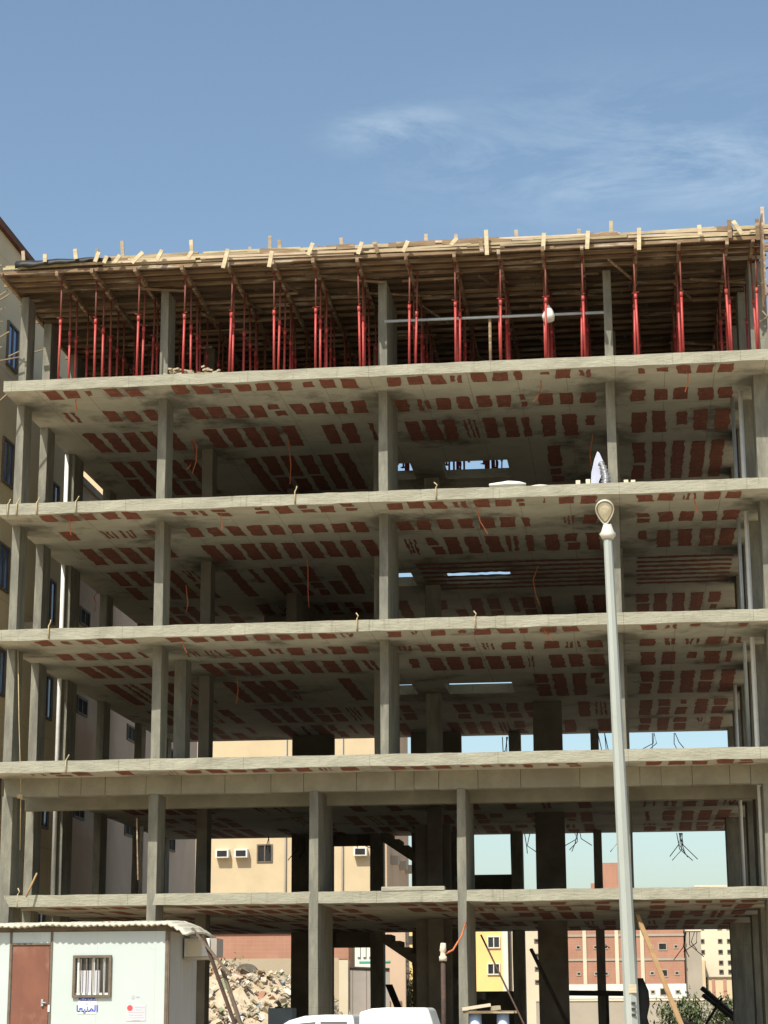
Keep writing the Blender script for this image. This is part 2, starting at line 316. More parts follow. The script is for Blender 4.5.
def infill(parent, z, holes, wear, skip=(), stripes=()):
    mb = MB()
    for bi, (bx, n, p) in enumerate(BAYS):
        for ri, (a, b) in enumerate(ROWS):
            if ri in skip: continue
            if (bi, ri) in stripes:
                for q in range(7): jag(mb, bx, bx+n*p-.1, a+q*(b-a)/7+.08, a+(q+1)*(b-a)/7-.22, z)
                continue
            for i in range(n):
                if bi in (1,2) and ri >= 3 and R.random() < .2: continue
                x = bx+i*p+R.uniform(-.02,.02); w = .365+R.uniform(-.025,.025)
                if bi == 2 and i == 6 and ri < 3: w = .2
                if any(h[0]-.25 < x+w and x < h[1]+.25 and h[2]-.25 < b and a < h[3]+.25 for h in holes):
                    continue
                if b-a > 2.5 and R.random() < .45:
                    mm = (a+b)/2+R.uniform(-.4,.4); patch(mb, x, x+w, a, mm-.12, z, wear); patch(mb, x, x+w, mm+.12, b, z, wear)
                else: patch(mb, x, x+w, a+R.uniform(-.04,.06), b+R.uniform(-.08,.05), z, wear)
    return mb.build('block_infill', M['block'], parent)
H3 = [(-7.1,-5.95,56.3,58.1),(-5.05,-3.15,56.3,58.2)]
TOP = [17.33, 14.10, 10.90, 7.64]; TH_ = .275
s = slab(17.33, TH_, Y0, H3); infill(s, 17.33-TH_-.006, H3, .5)
s = slab(14.10, TH_, Y0, H3); infill(s, 14.10-TH_-.006, H3, .85, stripes=((3,3),(2,3)))
s = slab(10.90, TH_, Y0, H3); infill(s, 10.90-TH_-.006, H3, .95)
s = slab(7.64, TH_, Y0); infill(s, 7.64-TH_-.006, [], 1.3)
s = slab(4.51, .265, 49.2); infill(s, 4.51-.265-.006, [], 1.5, skip=(0,))
mb = MB(); mb.box(-5.98,-4.45,49.19,49.5,4.5,4.61); mb.build('kerb_lip', M['edge'], B, .02)
# front beam below the second suspended slab, cast in uneven lengths, and the lower beam behind it
mb = MB(); x = -15.4
while x < 3.7:
    L_ = min(R.choice((.45,.6,.8,1.0,1.5))*R.uniform(.8,1.15), 3.7-x)
    if L_ < .2: break
    mb.box(x+.005, x+L_-.005, 49.2+R.uniform(-.012,.012), 49.5, 6.92+R.uniform(-.01,.01), 7.366); x += L_
mb.build('edge_beam', M['conc'], B)
mb = MB(); mb.box(-15.38,3.68,50.6,50.95,6.72,7.364); mb.build('inner_beam', M['conc'], B)
def column(x0, x1, y0, y1, z0, z1, mt='column', bev=.012):
    mb = MB(); n = max(2, int((z1-z0)/1.6)); vs = []; fs = []
    for k in range(n+1):
        z = z0+(z1-z0)*k/n; j = .012
        vs += [(x0+R.uniform(-j,j), y0+R.uniform(-j,j), z), (x1+R.uniform(-j,j), y0+R.uniform(-j,j), z), (x1, y1, z), (x0, y1, z)]
    for k in range(n):
        o = 4*k
        for a in range(4): fs.append((o+a, o+(a+1)%4, o+4+(a+1)%4, o+4+a))
    fs += [(3,2,1,0), (4*n,4*n+1,4*n+2,4*n+3)]
    mb.add(vs, fs); return mb.build('column', M[mt], B, bev)
ZT = 20.02
# upper floors
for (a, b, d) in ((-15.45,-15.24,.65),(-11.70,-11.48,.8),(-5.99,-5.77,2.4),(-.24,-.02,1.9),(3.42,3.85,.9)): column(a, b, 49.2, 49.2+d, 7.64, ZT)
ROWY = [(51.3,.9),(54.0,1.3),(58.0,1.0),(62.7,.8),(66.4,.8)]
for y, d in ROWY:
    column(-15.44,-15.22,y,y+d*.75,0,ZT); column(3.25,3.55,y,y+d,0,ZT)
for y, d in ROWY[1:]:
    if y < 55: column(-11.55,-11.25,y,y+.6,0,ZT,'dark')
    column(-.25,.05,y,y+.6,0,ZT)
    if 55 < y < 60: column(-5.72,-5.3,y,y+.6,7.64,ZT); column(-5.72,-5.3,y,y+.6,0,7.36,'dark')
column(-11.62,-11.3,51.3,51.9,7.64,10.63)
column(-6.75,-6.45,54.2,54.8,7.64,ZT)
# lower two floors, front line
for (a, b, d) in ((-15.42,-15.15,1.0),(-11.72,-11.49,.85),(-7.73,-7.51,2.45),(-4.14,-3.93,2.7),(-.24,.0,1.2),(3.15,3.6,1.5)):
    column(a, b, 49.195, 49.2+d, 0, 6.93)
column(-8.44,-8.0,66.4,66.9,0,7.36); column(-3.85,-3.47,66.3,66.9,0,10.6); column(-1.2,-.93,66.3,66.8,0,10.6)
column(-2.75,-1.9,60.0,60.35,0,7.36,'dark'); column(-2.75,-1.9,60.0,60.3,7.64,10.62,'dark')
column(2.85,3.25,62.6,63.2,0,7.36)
def wall(x0, x1, y0, y1, z0, z1): mb = MB(); mb.box(x0,x1,y0,y1,z0,z1); return mb.build('inner_wall', M['dark'], B)
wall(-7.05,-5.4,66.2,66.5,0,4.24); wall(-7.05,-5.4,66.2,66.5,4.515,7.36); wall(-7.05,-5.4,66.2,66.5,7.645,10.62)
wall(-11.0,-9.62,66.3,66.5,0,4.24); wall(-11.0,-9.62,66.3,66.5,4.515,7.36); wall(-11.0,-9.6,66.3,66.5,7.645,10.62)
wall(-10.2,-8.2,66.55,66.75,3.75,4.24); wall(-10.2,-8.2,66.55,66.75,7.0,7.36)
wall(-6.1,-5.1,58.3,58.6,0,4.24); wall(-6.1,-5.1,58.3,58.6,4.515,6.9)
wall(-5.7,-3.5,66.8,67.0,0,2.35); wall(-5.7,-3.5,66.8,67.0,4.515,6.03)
for zb in (10.905, 14.105):   # rear walls added on the upper floors to darken the interior
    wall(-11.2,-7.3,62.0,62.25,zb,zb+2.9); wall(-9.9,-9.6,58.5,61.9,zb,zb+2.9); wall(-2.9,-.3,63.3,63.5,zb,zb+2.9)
wall(-11.2,-7.6,63.0,63.25,17.335,19.9)  # one more rear wall added to darken the top floor
# stair flights at the back
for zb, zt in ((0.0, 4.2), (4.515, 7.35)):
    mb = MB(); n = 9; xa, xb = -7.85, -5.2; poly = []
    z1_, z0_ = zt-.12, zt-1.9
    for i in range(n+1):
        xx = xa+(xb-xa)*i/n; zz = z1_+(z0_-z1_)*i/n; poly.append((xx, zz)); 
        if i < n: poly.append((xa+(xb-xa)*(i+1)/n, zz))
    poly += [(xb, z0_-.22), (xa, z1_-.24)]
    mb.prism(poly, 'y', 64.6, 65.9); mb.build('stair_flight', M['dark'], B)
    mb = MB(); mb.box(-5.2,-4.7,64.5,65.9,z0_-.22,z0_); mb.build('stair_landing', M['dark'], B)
# drain pipes up both sides
mb = MB(); mb.tube([(3.14,50.25,4.52),(3.14,50.25,17.0)], .06, 10); mb.build('drain_pipe', M['pipe'], B)
mb = MB(); mb.tube([(2.98,50.9,7.65),(2.98,50.9,17.0)], .05, 10); mb.build('drain_pipe', M['steelgrey'], B)
mb = MB(); mb.tube([(-15.40,53.85,4.52),(-15.40,53.85,17.0)], .06, 10); mb.build('drain_pipe', M['pipe'], B)
mb = MB(); mb.tube([(-15.1,62.5,4.52),(-15.1,62.5,10.5)], .06, 10); mb.build('drain_pipe', M['pipe'], B)
mb = MB(); mb.tube([(3.05,57.6,4.52),(3.05,57.6,10.6)], .055, 10); mb.build('drain_pipe', M['pipe'], B)
# orange conduit tails hanging from the soffits
def conduit(pts, Y, r=.015):
    P = [at(x, y, Y) for x, y in pts]; mb = MB(); mb.tube(P, r, 6); return mb.build('conduit', M['pvcorange'], B)
for pts, Y in (([(75,389),(75.5,396),(76,403),(77,411)],48.9), ([(541,381),(541,388),(539,394),(533,402)],48.9), ([(684,368),(688,374),(688,382),(685,392)],48.7),
    ([(69,516),(70,522),(70,529),(71,535)],48.6), ([(221,510),(221,517),(222,524),(222,530)],48.6), ([(478,499),(477,509),(480,521),(488,534)],48.7), ([(691,493),(694,499),(696,506),(697,513)],48.7),
    ([(181,637),(183,641),(184,647),(187,653)],48.5), ([(542,627),(545,631),(548,636),(552,641)],48.5), ([(287,430),(289,448),(291,465),(290,484)],53.5),
    ([(190,436),(197,446),(196,462),(192,474)],53.0), ([(192,440),(194,455),(190,466),(186,470)],53.1), ([(538,566),(533,580),(536,596),(540,606)],53.6), ([(187,690),(192,700),(190,710),(188,722)],53.3), ([(186,585),(187,595),(188,604),(186,612)],53.4),
    ([(306,550),(308,570),(308,590),(309,608)],54.0), ([(237,675),(238,690),(237,700),(236,704)],54.2), ([(593,430),(592,440),(590,452),(591,466)],54.0), ([(98,592),(94,597),(96,603),(95,612)],54.6)):
    conduit(pts, Y)
# rebar tails
def rebar(cx, cy, Y, n, ln, name='rebar_tail'):
    mb = MB()
    for i in range(n):
        p = at(cx+R.uniform(-4,4), cy, Y); q = p+Vector((R.uniform(-.12,.12), R.uniform(-.2,.2), -ln*R.uniform(.35,.6))); e = q+Vector((R.uniform(-.45,.45), R.uniform(-.3,.3), -ln*R.uniform(.3,.5)))
        mb.tube([p, q, e], .014, 5)
    return mb.build(name, M['iron'], B)
for a in ((680,833,66.5,6,.95),(576,832,66.5,4,.6),(618,833,66.8,3,.75),(652,733,66.5,3,.7),(674,733,66.8,2,.6),(601,733,60,3,1.1),(528,833,66,2,.7),(688,932,66,3,.8),(697,932,67,2,.7),(360,835,66,3,.5),(300,838,66,3,.8),(505,737,60,4,1.0),(268,835,66.5,2,.5),(600,932,67,2,.6)): rebar(*a)
# tie wires / stubs standing on the slab edges
def stub(px, py, Y, h=.16, m_='rope'):
    p = at(px, py, Y); mb = MB(); mb.tube([p+Vector((0,.03,-.30)), p+Vector((0,-.045,-.27)), p+Vector((0,-.04,0)), p+Vector((.03,.02,h*.5)), p+Vector((R.uniform(-.06,.06),.06,h))], .016, 5)
    return mb.build('tie_wire', M[m_], B)
for px, py in ((8,505),(17,504),(37,503),(76,502),(295,492),(436,488),(49,626),(66,761),(475,617),(357,619),(18,895)): stub(px, py, 47.99)
for px, py in ((578,478),(588,478),(626,477),(633,477)):
    p = at(px, py+2.5, 48.15); mb = MB(); mb.box(p.x-.055,p.x+.055,48.1,48.25,14.10,14.10+R.uniform(.08,.16)); mb.build('mortar_block', M['beige'], B, .01)

# ------------------------------------------------------------------ formwork deck on the top floor
D = empty('formwork_deck', (0,0,0), label='timber formwork deck with ragged plank edge carried by red props on the top floor', cat='formwork')
DY0, DX0, DX1 = 47.88, -15.6, 3.75
PX = [-14.07,-13.15,-12.03,-10.84,-9.66,-8.51,-7.46,-6.32,-5.09,-3.92,-2.8,-1.68,-.72,.6,1.69,2.83,3.5]
for i, x in enumerate([DX0+.1]+PX):
    x += R.uniform(-.03,.03)
    mb = MB(); mb.beam((x, DY0-R.uniform(0,.25), 20.02+.06), (x+R.uniform(-.08,.08), 67.3, 20.08), .08, .12); mb.build('bearer', M['woodold'], D)
y = DY0+.02; k = 0
while y < 66.8:
    mb = MB()
    xa = DX0-R.uniform(-.1,.25)
    while xa < DX1:                      # lapped lengths of timber
        xb = min(xa+R.uniform(3.0,4.6), DX1+R.uniform(0,.2)); dz = R.uniform(-.006,.006); dy = R.uniform(-.03,.03)
        mb.beam((xa, y+dy, 20.185+dz), (xb, y+dy+R.uniform(-.03,.03), 20.185+dz), .07, .085)
        if xb >= DX1: break
        xa = xb-.25; y += .001
    mb.build('joist', M[R.choice(('woodold','wooddark','woodold'))], D); y += R.uniform(.42,.55)
mb = MB()
yy = DY0+.05
while yy < 67.2:
    xx = DX0
    w = R.uniform(.45,.6)
    while xx < DX1:
        L_ = R.uniform(1.6,2.5); x2 = min(xx+L_, DX1)
        if True: mb.box(xx+.001, x2-.001, yy, yy+w-.0015, 20.235+R.uniform(0,.008), 20.262)
        xx = x2
    yy += w
mb.build('sheathing', M['ply'], D)
for i in range(46):
    x = R.uniform(-15,2.4); y = R.uniform(48.2,57); z = 20.0-R.uniform(.0,.05); d = R.uniform(.7,1.8); a = R.choice((0,0,.3,-.4,1.2))
    mb = MB(); mb.beam((x,y,z), (x+d*math.cos(a),y+d*math.sin(a),z+R.uniform(-.05,.02)), .05, .05); mb.build('loose_batten', M[R.choice(('woodold','wooddark','woodold'))], D)
mb = MB(); mb.box(DX0+.3,DX1-.05,DY0+.16,DY0+.19,20.27,20.43); mb.build('backing_board', M['woodold'], D)
# edge planks, laid one over another along the front
def tint(): v = R.uniform(.62,1.05); return (v, v*R.uniform(.92,1), v*R.uniform(.82,1))
for zz, yo, hh in ((20.28,.02,.05),(20.335,-.03,.06),(20.39,.05,.05),(20.45,-.01,.06),(20.50,.10,.045)):
    x = DX0+R.uniform(-.1,.3)+(0 if zz < 20.4 else 1.8)
    while x < DX1+.3:
        x2 = x+R.uniform(2.2,4.2); 
        if R.random() < .86: mb = MB(); mb.beam((x, DY0+yo+R.uniform(-.05,.05), zz+R.uniform(-.02,.02)), (min(x2,DX1+.4), DY0+yo+R.uniform(-.05,.05), zz+R.uniform(-.025,.025)), .11 if hh<.06 else .05, hh, col=tint()); mb.build('edge_plank', M['wood'], D)
        x = x2-R.uniform(-.25,.3)
for i in range(16):                      # short dark offcuts between planks
    mb = MB(); x = R.uniform(DX0+2, DX1); mb.beam((x, DY0-.02+R.uniform(-.03,.03), 20.45), (x+R.uniform(.3,1.2), DY0-.02, 20.42+R.uniform(-.05,.05)), .04, .13); mb.build('offcut', M['woodold'], D)
stakes = [(23,251,24,262,0),(45,254,45,262,1),(75,249,76,259,1),(97,249,97,262,0),(99,252,95,262,1),(107,256,104,263,1),(122,241,123,258,0),(120,255,115,262,1),(143,252,132,263,1),(162,250,157,260,1),(191,240,192,253,0),(192,251,188,258,1),(228,249,223,268,1),(250,247,250,254,0),(270,236,270,252,0),(272,251,269,267,1),(279,240,280,247,0),(313,243,308,255,1),(341,238,342,246,0),(362,242,358,254,1),(374,241,378,253,2),(408,241,403,252,1),(426,234,426,242,0),(456,234,456,240,0),(457,238,451,245,1),(480,238,482,252,2),(486,230,487,255,1),(516,230,517,243,0),(544,233,543,250,1),(579,229,579,239,0),(588,231,587,249,1),(611,221,611,238,0),(639,228,639,250,1),(668,232,668,238,0),(699,225,700,235,1),(729,220,730,238,2),(733,221,742,234,1),(757,219,758,240,2),(762,207,763,228,0)]
for a in stakes:
    p, q = at(a[0], a[1], DY0-.12-.1*(a[4]==1)), at(a[2], a[3], DY0-.10-.1*(a[4]==1))
    if a[4] == 0: p, q = at(a[0], a[1], DY0+.3), at(a[2], a[3]+3, DY0+.3)
    mb = MB(); mb.beam(q, p, .10 if a[4] else .09, .035, (0,1,0), col=None if a[4] == 2 else (1.1,1.08,1.0) if a[4] else tint())
    mb.build('edge_stake', M['woodold'] if a[4] == 2 else M['wood'], D)
# ragged timber ends at the left and right ends
for i in range(15):
    zc = R.uniform(18.2,20.4); mb = MB(); yy = R.uniform(47.3,52.5)
    xa = -15.55+R.uniform(-.2,.15); mb.beam((xa, yy, zc), (xa-R.uniform(.3,1.0), yy+R.uniform(-.6,.4), zc-R.uniform(-.1,.8)), .035, .03, col=(.5,.46,.4)); mb.build('projecting_batten', M['wood'], D)
for i in range(9):
    mb = MB(); zc = R.uniform(18.0,20.6); yy = R.uniform(47.1,49.5); mb.beam((3.62, yy, zc), (3.62+R.uniform(.15,.7), yy+R.uniform(-.3,.3), zc+R.uniform(-.5,.4)), .035, .03, col=(.5,.46,.4)); mb.build('projecting_batten', M['wood'], D)
mb = MB(); mb.box(3.66,3.7,47.1,48.2,18.4,20.5); mb.build('end_board', M['woodold'], D)
# black sheet over the left end of the deck
mb = MB(); n = 14
pl = []
for i in range(n+1):
    x = -15.2+2.5*i/n; top = 20.50+.015*math.sin(i*1.3)-.03*(i > 12); bot = 20.27+R.uniform(-.03,.04)+(.12*(i/n))
    pl += [(x, DY0-.14+R.uniform(-.03,.03), bot), (x, DY0-.16+R.uniform(-.04,.04), (top+bot)/2), (x, DY0-.06, top), (x, DY0+.9, top+.03)]
mb.add(pl, [(i*4+a, (i+1)*4+a, (i+1)*4+a+1, i*4+a+1) for i in range(n) for a in range(3)], True)
o = mb.build('black_sheet', M['black']); tag(o, 'black plastic sheet draped over the left corner of the timber deck', 'sheet')
sol = o.modifiers.new('solid', 'SOLIDIFY'); sol.thickness = .012

# red shoring props
def make_prop():
    p = empty('shoring_prop', (0,0,0))
    mb = MB(); mb.box(-.075,.075,-.075,.075,0,.012); mb.build('base_plate', M['red'], p)
    mb = MB(); mb.tube([(0,0,.01),(0,0,1.62)], .031, 8); mb.build('outer_tube', M['red'], p)
    mb = MB(); mb.tube([(0,0,1.60),(0,0,2.655)], .023, 8); mb.build('inner_tube', M['rust'], p)
    mb = MB(); mb.tube([(0,0,1.50),(0,0,1.63)], .042, 8); mb.tube([(-.1,0,1.67),(.1,0,1.67)], .009, 5); mb.build('collar', M['red'], p)
    mb = MB(); mb.box(-.07,.07,-.06,.06,2.65,2.665); mb.build('head_plate', M['rust'], p)
    return p
ORD = ['first','second','third','fourth','fifth','sixth','seventh','eighth','ninth','tenth','eleventh','twelfth','thirteenth','fourteenth','fifteenth','sixteenth','seventeenth','eighteenth','nineteenth','twentieth','twenty-first','twenty-second','twenty-third','twenty-fourth']
ph = make_prop(); first = True
for r in range(23):
    y = 48.15+.80*r; n = 0
    for i, x in enumerate(PX):
        if r > 11 and not (-8.2 < x < -2): continue
        xx = x+(R.uniform(-.1,.1) if r else 0); yy = y+(R.uniform(-.1,.1) if r else R.uniform(-.03,.05))
        o = ph if first else copy_tree(ph); first = False
        tx, ty = R.gauss(0,.012), R.gauss(0,.012)
        if r == 1 and i in (8,): tx = -.10
        if r == 0 and i in (15,): tx = -.045
        if r == 1 and i in (12, 10): tx = .03
        o.location = (xx, yy, 17.335); o.rotation_euler = (ty, tx, R.uniform(0, 3.1))
        n += 1
        where = 'front row' if r == 0 else ORD[r]+' row back'
        span = 'from the left' if r <= 11 else 'in the sparse rear rows'
        tag(o, f'red steel prop under the timber deck, {where}, {ORD[i if r <= 11 else n-1]} {span}'.replace('under the timber deck, ', '' if r > 11 else 'under the timber deck, '), 'prop', 'red steel props under the deck')
# guard rail tube between columns
rl = empty('guard_rail', (-3,48.95,17.335), label='grey tube guard rail with one post behind the front props', cat='rail')
mb = MB(); mb.tube([(-5.8,48.97,18.82),(-.22,48.97,18.80)], .04, 8); adopt(mb.build('rail_tube', M['steelgrey']), rl)
p = at(490,330,48.99); mb = MB(); mb.tube([(p.x,49.0,17.335),(p.x,49.0,18.8)], .04, 8); adopt(mb.build('rail_post', M['woodold']), rl)
p = at(548,305,48.86); mb = MB(); mb.tube([p, p+Vector((.02,0,-.12)), p+Vector((0,0,-.30)), p+Vector((.01,0,-.42))], [.02,.09,.17,.14], 10)
tag(mb.build('cloth_bag', M['white']), 'small pale cloth bag hanging over the grey guard rail', 'bag')

# heap of timber offcuts on the top slab
mb = MB()
for i in range(60):
    x = R.uniform(-11.35,-10.0); z = 17.34+.02+R.random()**2*.22; a = R.uniform(-.9,.9); l_ = R.uniform(.08,.28)
    c = Vector((x, 48.2+R.uniform(0,.5), z)); d = Vector((math.cos(a), R.uniform(-.6,.6), R.uniform(-.3,.4)))*l_/2; t = tint(); mb.beam(c-d, c+d, .055, .04, col=t)
tag(mb.build('offcut_heap', M['wood']), 'low heap of broken timber and mortar lumps on the top slab by the second column', 'rubble')
# white sacks and wrapped bundle on the third-from-top floor
mb = MB(); n = 12
for j in range(7):
    t = j/6; w = .11*abs(math.sin(math.pi*min(max(t,.06),.94)))**.5
    mb.v += [(-3.15+.9*t, 48.22+math.cos(a)*w*1.4, 14.20+math.sin(a)*w*.75+.012*R.uniform(-1,1)) for a in [2*math.pi*k/n for k in range(n)]]
mb.f = [(j*n+k,(j+1)*n+k,(j+1)*n+(k+1)%n,j*n+(k+1)%n) for j in range(6) for k in range(n)]+[list(range(n)), list(reversed(range(6*n,7*n)))]; mb.sm = [True]*len(mb.f); mb.c = [None]*len(mb.f)
tag(mb.build('white_sack', M['white']), 'long white sack lying on the slab edge, larger of the two', 'sack')
mb = MB(); n = 10
for j in range(5):
    t = j/4; w = .05*math.sin(math.pi*min(max(t,.1),.9))**.5
    mb.v += [(-2.12+.4*t, 48.25+math.cos(a)*w*1.6, 14.145+math.sin(a)*w*.8) for a in [2*math.pi*k/n for k in range(n)]]
mb.f = [(j*n+k,(j+1)*n+k,(j+1)*n+(k+1)%n,j*n+(k+1)%n) for j in range(4) for k in range(n)]+[list(range(n)), list(reversed(range(4*n,5*n)))]; mb.sm = [True]*len(mb.f); mb.c = [None]*len(mb.f)
tag(mb.build('white_sack', M['white']), 'small flat white sack on the slab edge, right of the long one', 'sack')
bd = empty('wrapped_bundle', (-.42,48.8,14.105), label='pale lilac sheet and ribbed silver duct propped by a column', cat='bundle')
P0 = at(594,478,48.75); P1 = at(601,450,48.85)
mb = MB(); poly = [(-.62,14.11),(-.68,14.35),(-.66,14.62),(-.58,14.95),(-.50,15.16),(-.45,15.12),(-.36,14.90),(-.38,14.6),(-.48,14.4),(-.52,14.11)]
mb.prism(poly, 'y', 48.92, 48.95); adopt(mb.build('sheet', M['lilac']), bd)
mb = MB(); pts = []; rs = []
for i in range(17):
    t = i/16; pts.append((-.34-.10*t+.08*math.sin(t*3), 48.78, 14.12+.72*t)); rs.append((.15 if i % 2 else .095)*(1-.4*t))
mb.tube(pts, rs, 12); adopt(mb.build('duct', M['foil']), bd)

# ------------------------------------------------------------------ neighbouring buildings
def win(parent, x0, x1, z0, z1, y, glass='windark', fm=None, rev=.05, side=None):
    """window on a wall facing -Y at y (side=None) or facing +X at x=side, spanning x0..x1 as Y"""
    f = MB(); g_ = MB(); t = .07
    def bx(mb, a, b, c, d, e0, e1):
        if side is None: mb.box(a, b, y-e1, y-e0, c, d)
        else: mb.box(side+e0, side+e1, a, b, c, d)
    bx(f, x0, x1, z0, z0+t, 0, rev); bx(f, x0, x1, z1-t, z1, 0, rev); bx(f, x0, x0+t, z0+t, z1-t, 0, rev); bx(f, x1-t, x1, z0+t, z1-t, 0, rev)
    if x1-x0 > .8: bx(f, (x0+x1)/2-.03, (x0+x1)/2+.03, z0+t, z1-t, 0, rev*.8)
    bx(g_, x0+t*.9, x1-t*.9, z0+t*.9, z1-t*.9, .004, rev*.3)
    o = f.build('window', M[fm or 'white'], parent); g_.build('pane', M[glass], o); return o
def ac(parent, x, z, y, side=None):
    mb = MB()
    if side is None:
        mb.box(x-.35,x+.35,y-.4,y-.003,z-.2,z+.25); o = mb.build('air_conditioner', M['white'], parent, .02)
        g_ = MB(); g_.box(x-.26,x+.26,y-.415,y-.402,z-.13,z+.17); g_.build('grille', M['windark'], o)
    else:
        mb.box(side+.003,side+.4,x-.35,x+.35,z-.2,z+.25); o = mb.build('air_conditioner', M['gridconc'], parent, .02)
    return o
nb = empty('apartment_building', (-22,56,0), label='tall tan apartment building with blue windows close on the left', cat='building')
mb = MB(); mb.box(-27,-17,51.6,61,0,23.1); adopt(mb.build('wall', M['tan']), nb)
mb = MB(); mb.box(-27.1,-16.88,51.5,61.1,23.1,23.22); mb.box(-27.1,-16.95,51.55,61.06,23.223,23.4); adopt(mb.build('coping', M['roofbrown']), nb)
mb = MB(); mb.box(-17.5,-17.0,60.2,60.8,23.4,23.9); adopt(mb.build('vent_stack', M['roofbrown']), nb)
for zc in (20.1,16.7,13.7,10.8,7.6,4.2):
    for yc in (53.4,58.1): adopt(win(nb, yc-.5, yc+.5, zc-.65, zc+.65, 0, 'winglass', 'frame', .06, side=-17), nb)
adopt(ac(nb, 55.6, 15.3, 0, side=-17), nb); adopt(ac(nb, 55.8, 12.3, 0, side=-17), nb)
pk = empty('plaster_building', (-22,70,0), label='low pinkish plaster building behind the tan one, with small dark windows', cat='building')
mb = MB(); mb.box(-26,-17.1,61.15,70,0,18.2); mb.box(-26,-17.12,70.002,80,0,12.6); adopt(mb.build('wall', M['mauve']), pk)
mb = MB(); mb.box(-26.05,-17.0,61.16,70.05,18.2,18.42); mb.box(-26.05,-17.02,70.06,80.05,12.6,12.8); adopt(mb.build('coping', M['gridconc']), pk)
for zc in (14.0,11.15,7.9,4.6):
    for yc in (62.4,68.9,75.5): adopt(win(pk, yc-.6, yc+.6, zc-.28, zc+.28, 0, 'windark', 'frame', .04, side=-17.1), pk)
cb = empty('cream_building', (-22,112,0), label='sunlit cream apartment block straight behind the open frame, with window air conditioners', cat='building')
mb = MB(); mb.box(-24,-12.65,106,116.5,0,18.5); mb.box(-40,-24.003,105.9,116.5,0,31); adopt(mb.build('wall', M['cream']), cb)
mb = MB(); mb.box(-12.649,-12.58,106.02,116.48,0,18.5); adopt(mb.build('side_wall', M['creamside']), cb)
mb = MB(); mb.box(-23.99,-12.5,105.85,116.6,18.5,18.9); mb.box(-40.1,-24.0,105.8,116.6,31,31.4); adopt(mb.build('parapet', M['gridconc']), cb)
for fl in range(5):
    z = 9.85+3.9*(fl-2)
    for x in (-21.2,-20.2,-13.93): adopt(ac(cb, x, z, 106), cb)
    for x in (-19.0,-16.6): adopt(win(cb, x-.42, x+.42, z-.45, z+.5, 106, 'windark', 'frame'), cb)
    for yc in (108,112,115): adopt(ac(cb, yc, z-.3, 0, side=-12.58), cb)
for x in (-17.9,-14.9):
    mb = MB(); mb.tube([(x,105.93,0),(x,105.93,18.4)], .06, 6); adopt(mb.build('drain_pipe', M['gridconc']), cb)
yb = empty('yellow_building', (-12,139,0), label='yellow building with white framed windows seen through the ground floor', cat='building')
mb = MB(); mb.box(-17.8,-8.25,135,143,0,9.0); adopt(mb.build('wall', M['yellow']), yb)
mb = MB(); mb.box(-8.249,-8.18,135.02,142.98,0,9.0); adopt(mb.build('side_wall', M['gridconc']), yb)
mb = MB(); mb.box(-8.5,-8.15,134.93,135.0,0,9.0); adopt(mb.build('corner_trim', M['white']), yb)
mb = MB(); mb.box(-17.9,-8.1,134.9,143.1,9.0,9.3); adopt(mb.build('parapet', M['white']), yb)
for x0, x1, yA, yB in ((489.5,498,938,946.5),(489.5,498,965,973),(489.5,498,912,920)):
    p, q = at(x0,yB,135), at(x1,yA,135); adopt(win(yb, p.x-.14, q.x+.14, p.z-.12, q.z+.12, 135, 'carglass', 'white', .1), yb)
for z in (4.2,6.3): adopt(win(yb, -15.6, -14.6, z-.5, z+.5, 135, 'carglass', 'white', .1), yb)
bb = empty('stone_building', (-6.4,133,0), label='narrow beige building between the yellow and the red brick ones', cat='building')
mb = MB(); mb.box(-7.6,-5.1,130,138,0,8.6); adopt(mb.build('wall', M['beige']), bb)
for z in (6.1,5.2,4.4,3.6): adopt(win(bb, -6.2, -5.9, z-.13, z+.13, 130, 'windark', 'frame', .04), bb)
rb = empty('brick_building', (-.5,155,0), label='red brick building with grey concrete bands and a stair tower', cat='building')
mb = MB(); mb.box(-6.5,3.5,150,160,3.72,9.6); adopt(mb.build('wall', M['brick']), rb)
mb = MB(); mb.box(-2.4,-.5,151,155,9.6,12.35); mb.box(-3.0,-2.4,151,155,9.6,10.9); adopt(mb.build('stair_tower', M['brick']), rb)
mb = MB(); mb.box(-6.6,3.56,149.93,160.05,2.72,3.72); adopt(mb.build('rendered_band', M['white']), rb)
mb = MB(); mb.box(-6.6,3.55,149.95,160.05,0,2.72); adopt(mb.build('base_wall', M['gridconc']), rb)
for z in (5.35,7.05,8.7):
    mb = MB(); mb.box(-6.55,3.53,149.94,149.997,z,z+.16); adopt(mb.build('floor_band', M['gridconc']), rb)
for x in (-3.55,-1.25,.55):
    mb = MB(); mb.box(x-.13,x+.13,149.92,149.995,3.73,9.6); adopt(mb.build('pier', M['beige']), rb)
for x in (-4.0,-2.75,-2.05,-.1,-.62,2.0,1.2,2.95):
    for z in (6.3,4.45,7.9,3.15):
        w = .32 if x == 2.0 else .17
        adopt(win(rb, x-w, x+w, z-w*.8, z+w*.9, 149.99 if z > 3.7 else 149.93, 'windark', 'gridconc', .03), rb)
gs = empty('concrete_shaft', (4.1,152,0), label='plain grey concrete shaft at the right end of the brick building', cat='building')
mb = MB(); mb.box(3.58,4.75,150.5,158,0,7.4); adopt(mb.build('wall', M['gridconc']), gs)
mb = MB(); mb.box(3.54,4.8,150.44,158.05,7.4,7.55); adopt(mb.build('coping', M['beige']), gs)
ap = empty('distant_apartment_block', (9,195,0), label='pale cream many-storey block far off at the right', cat='building')
mb = MB(); mb.box(5.6,14,190,200,0,13); adopt(mb.build('wall', M['beige']), ap)
mb = MB(); mb.box(4.2,6.2,188,189.9,0,6.3); adopt(mb.build('annex', M['cream']), ap)
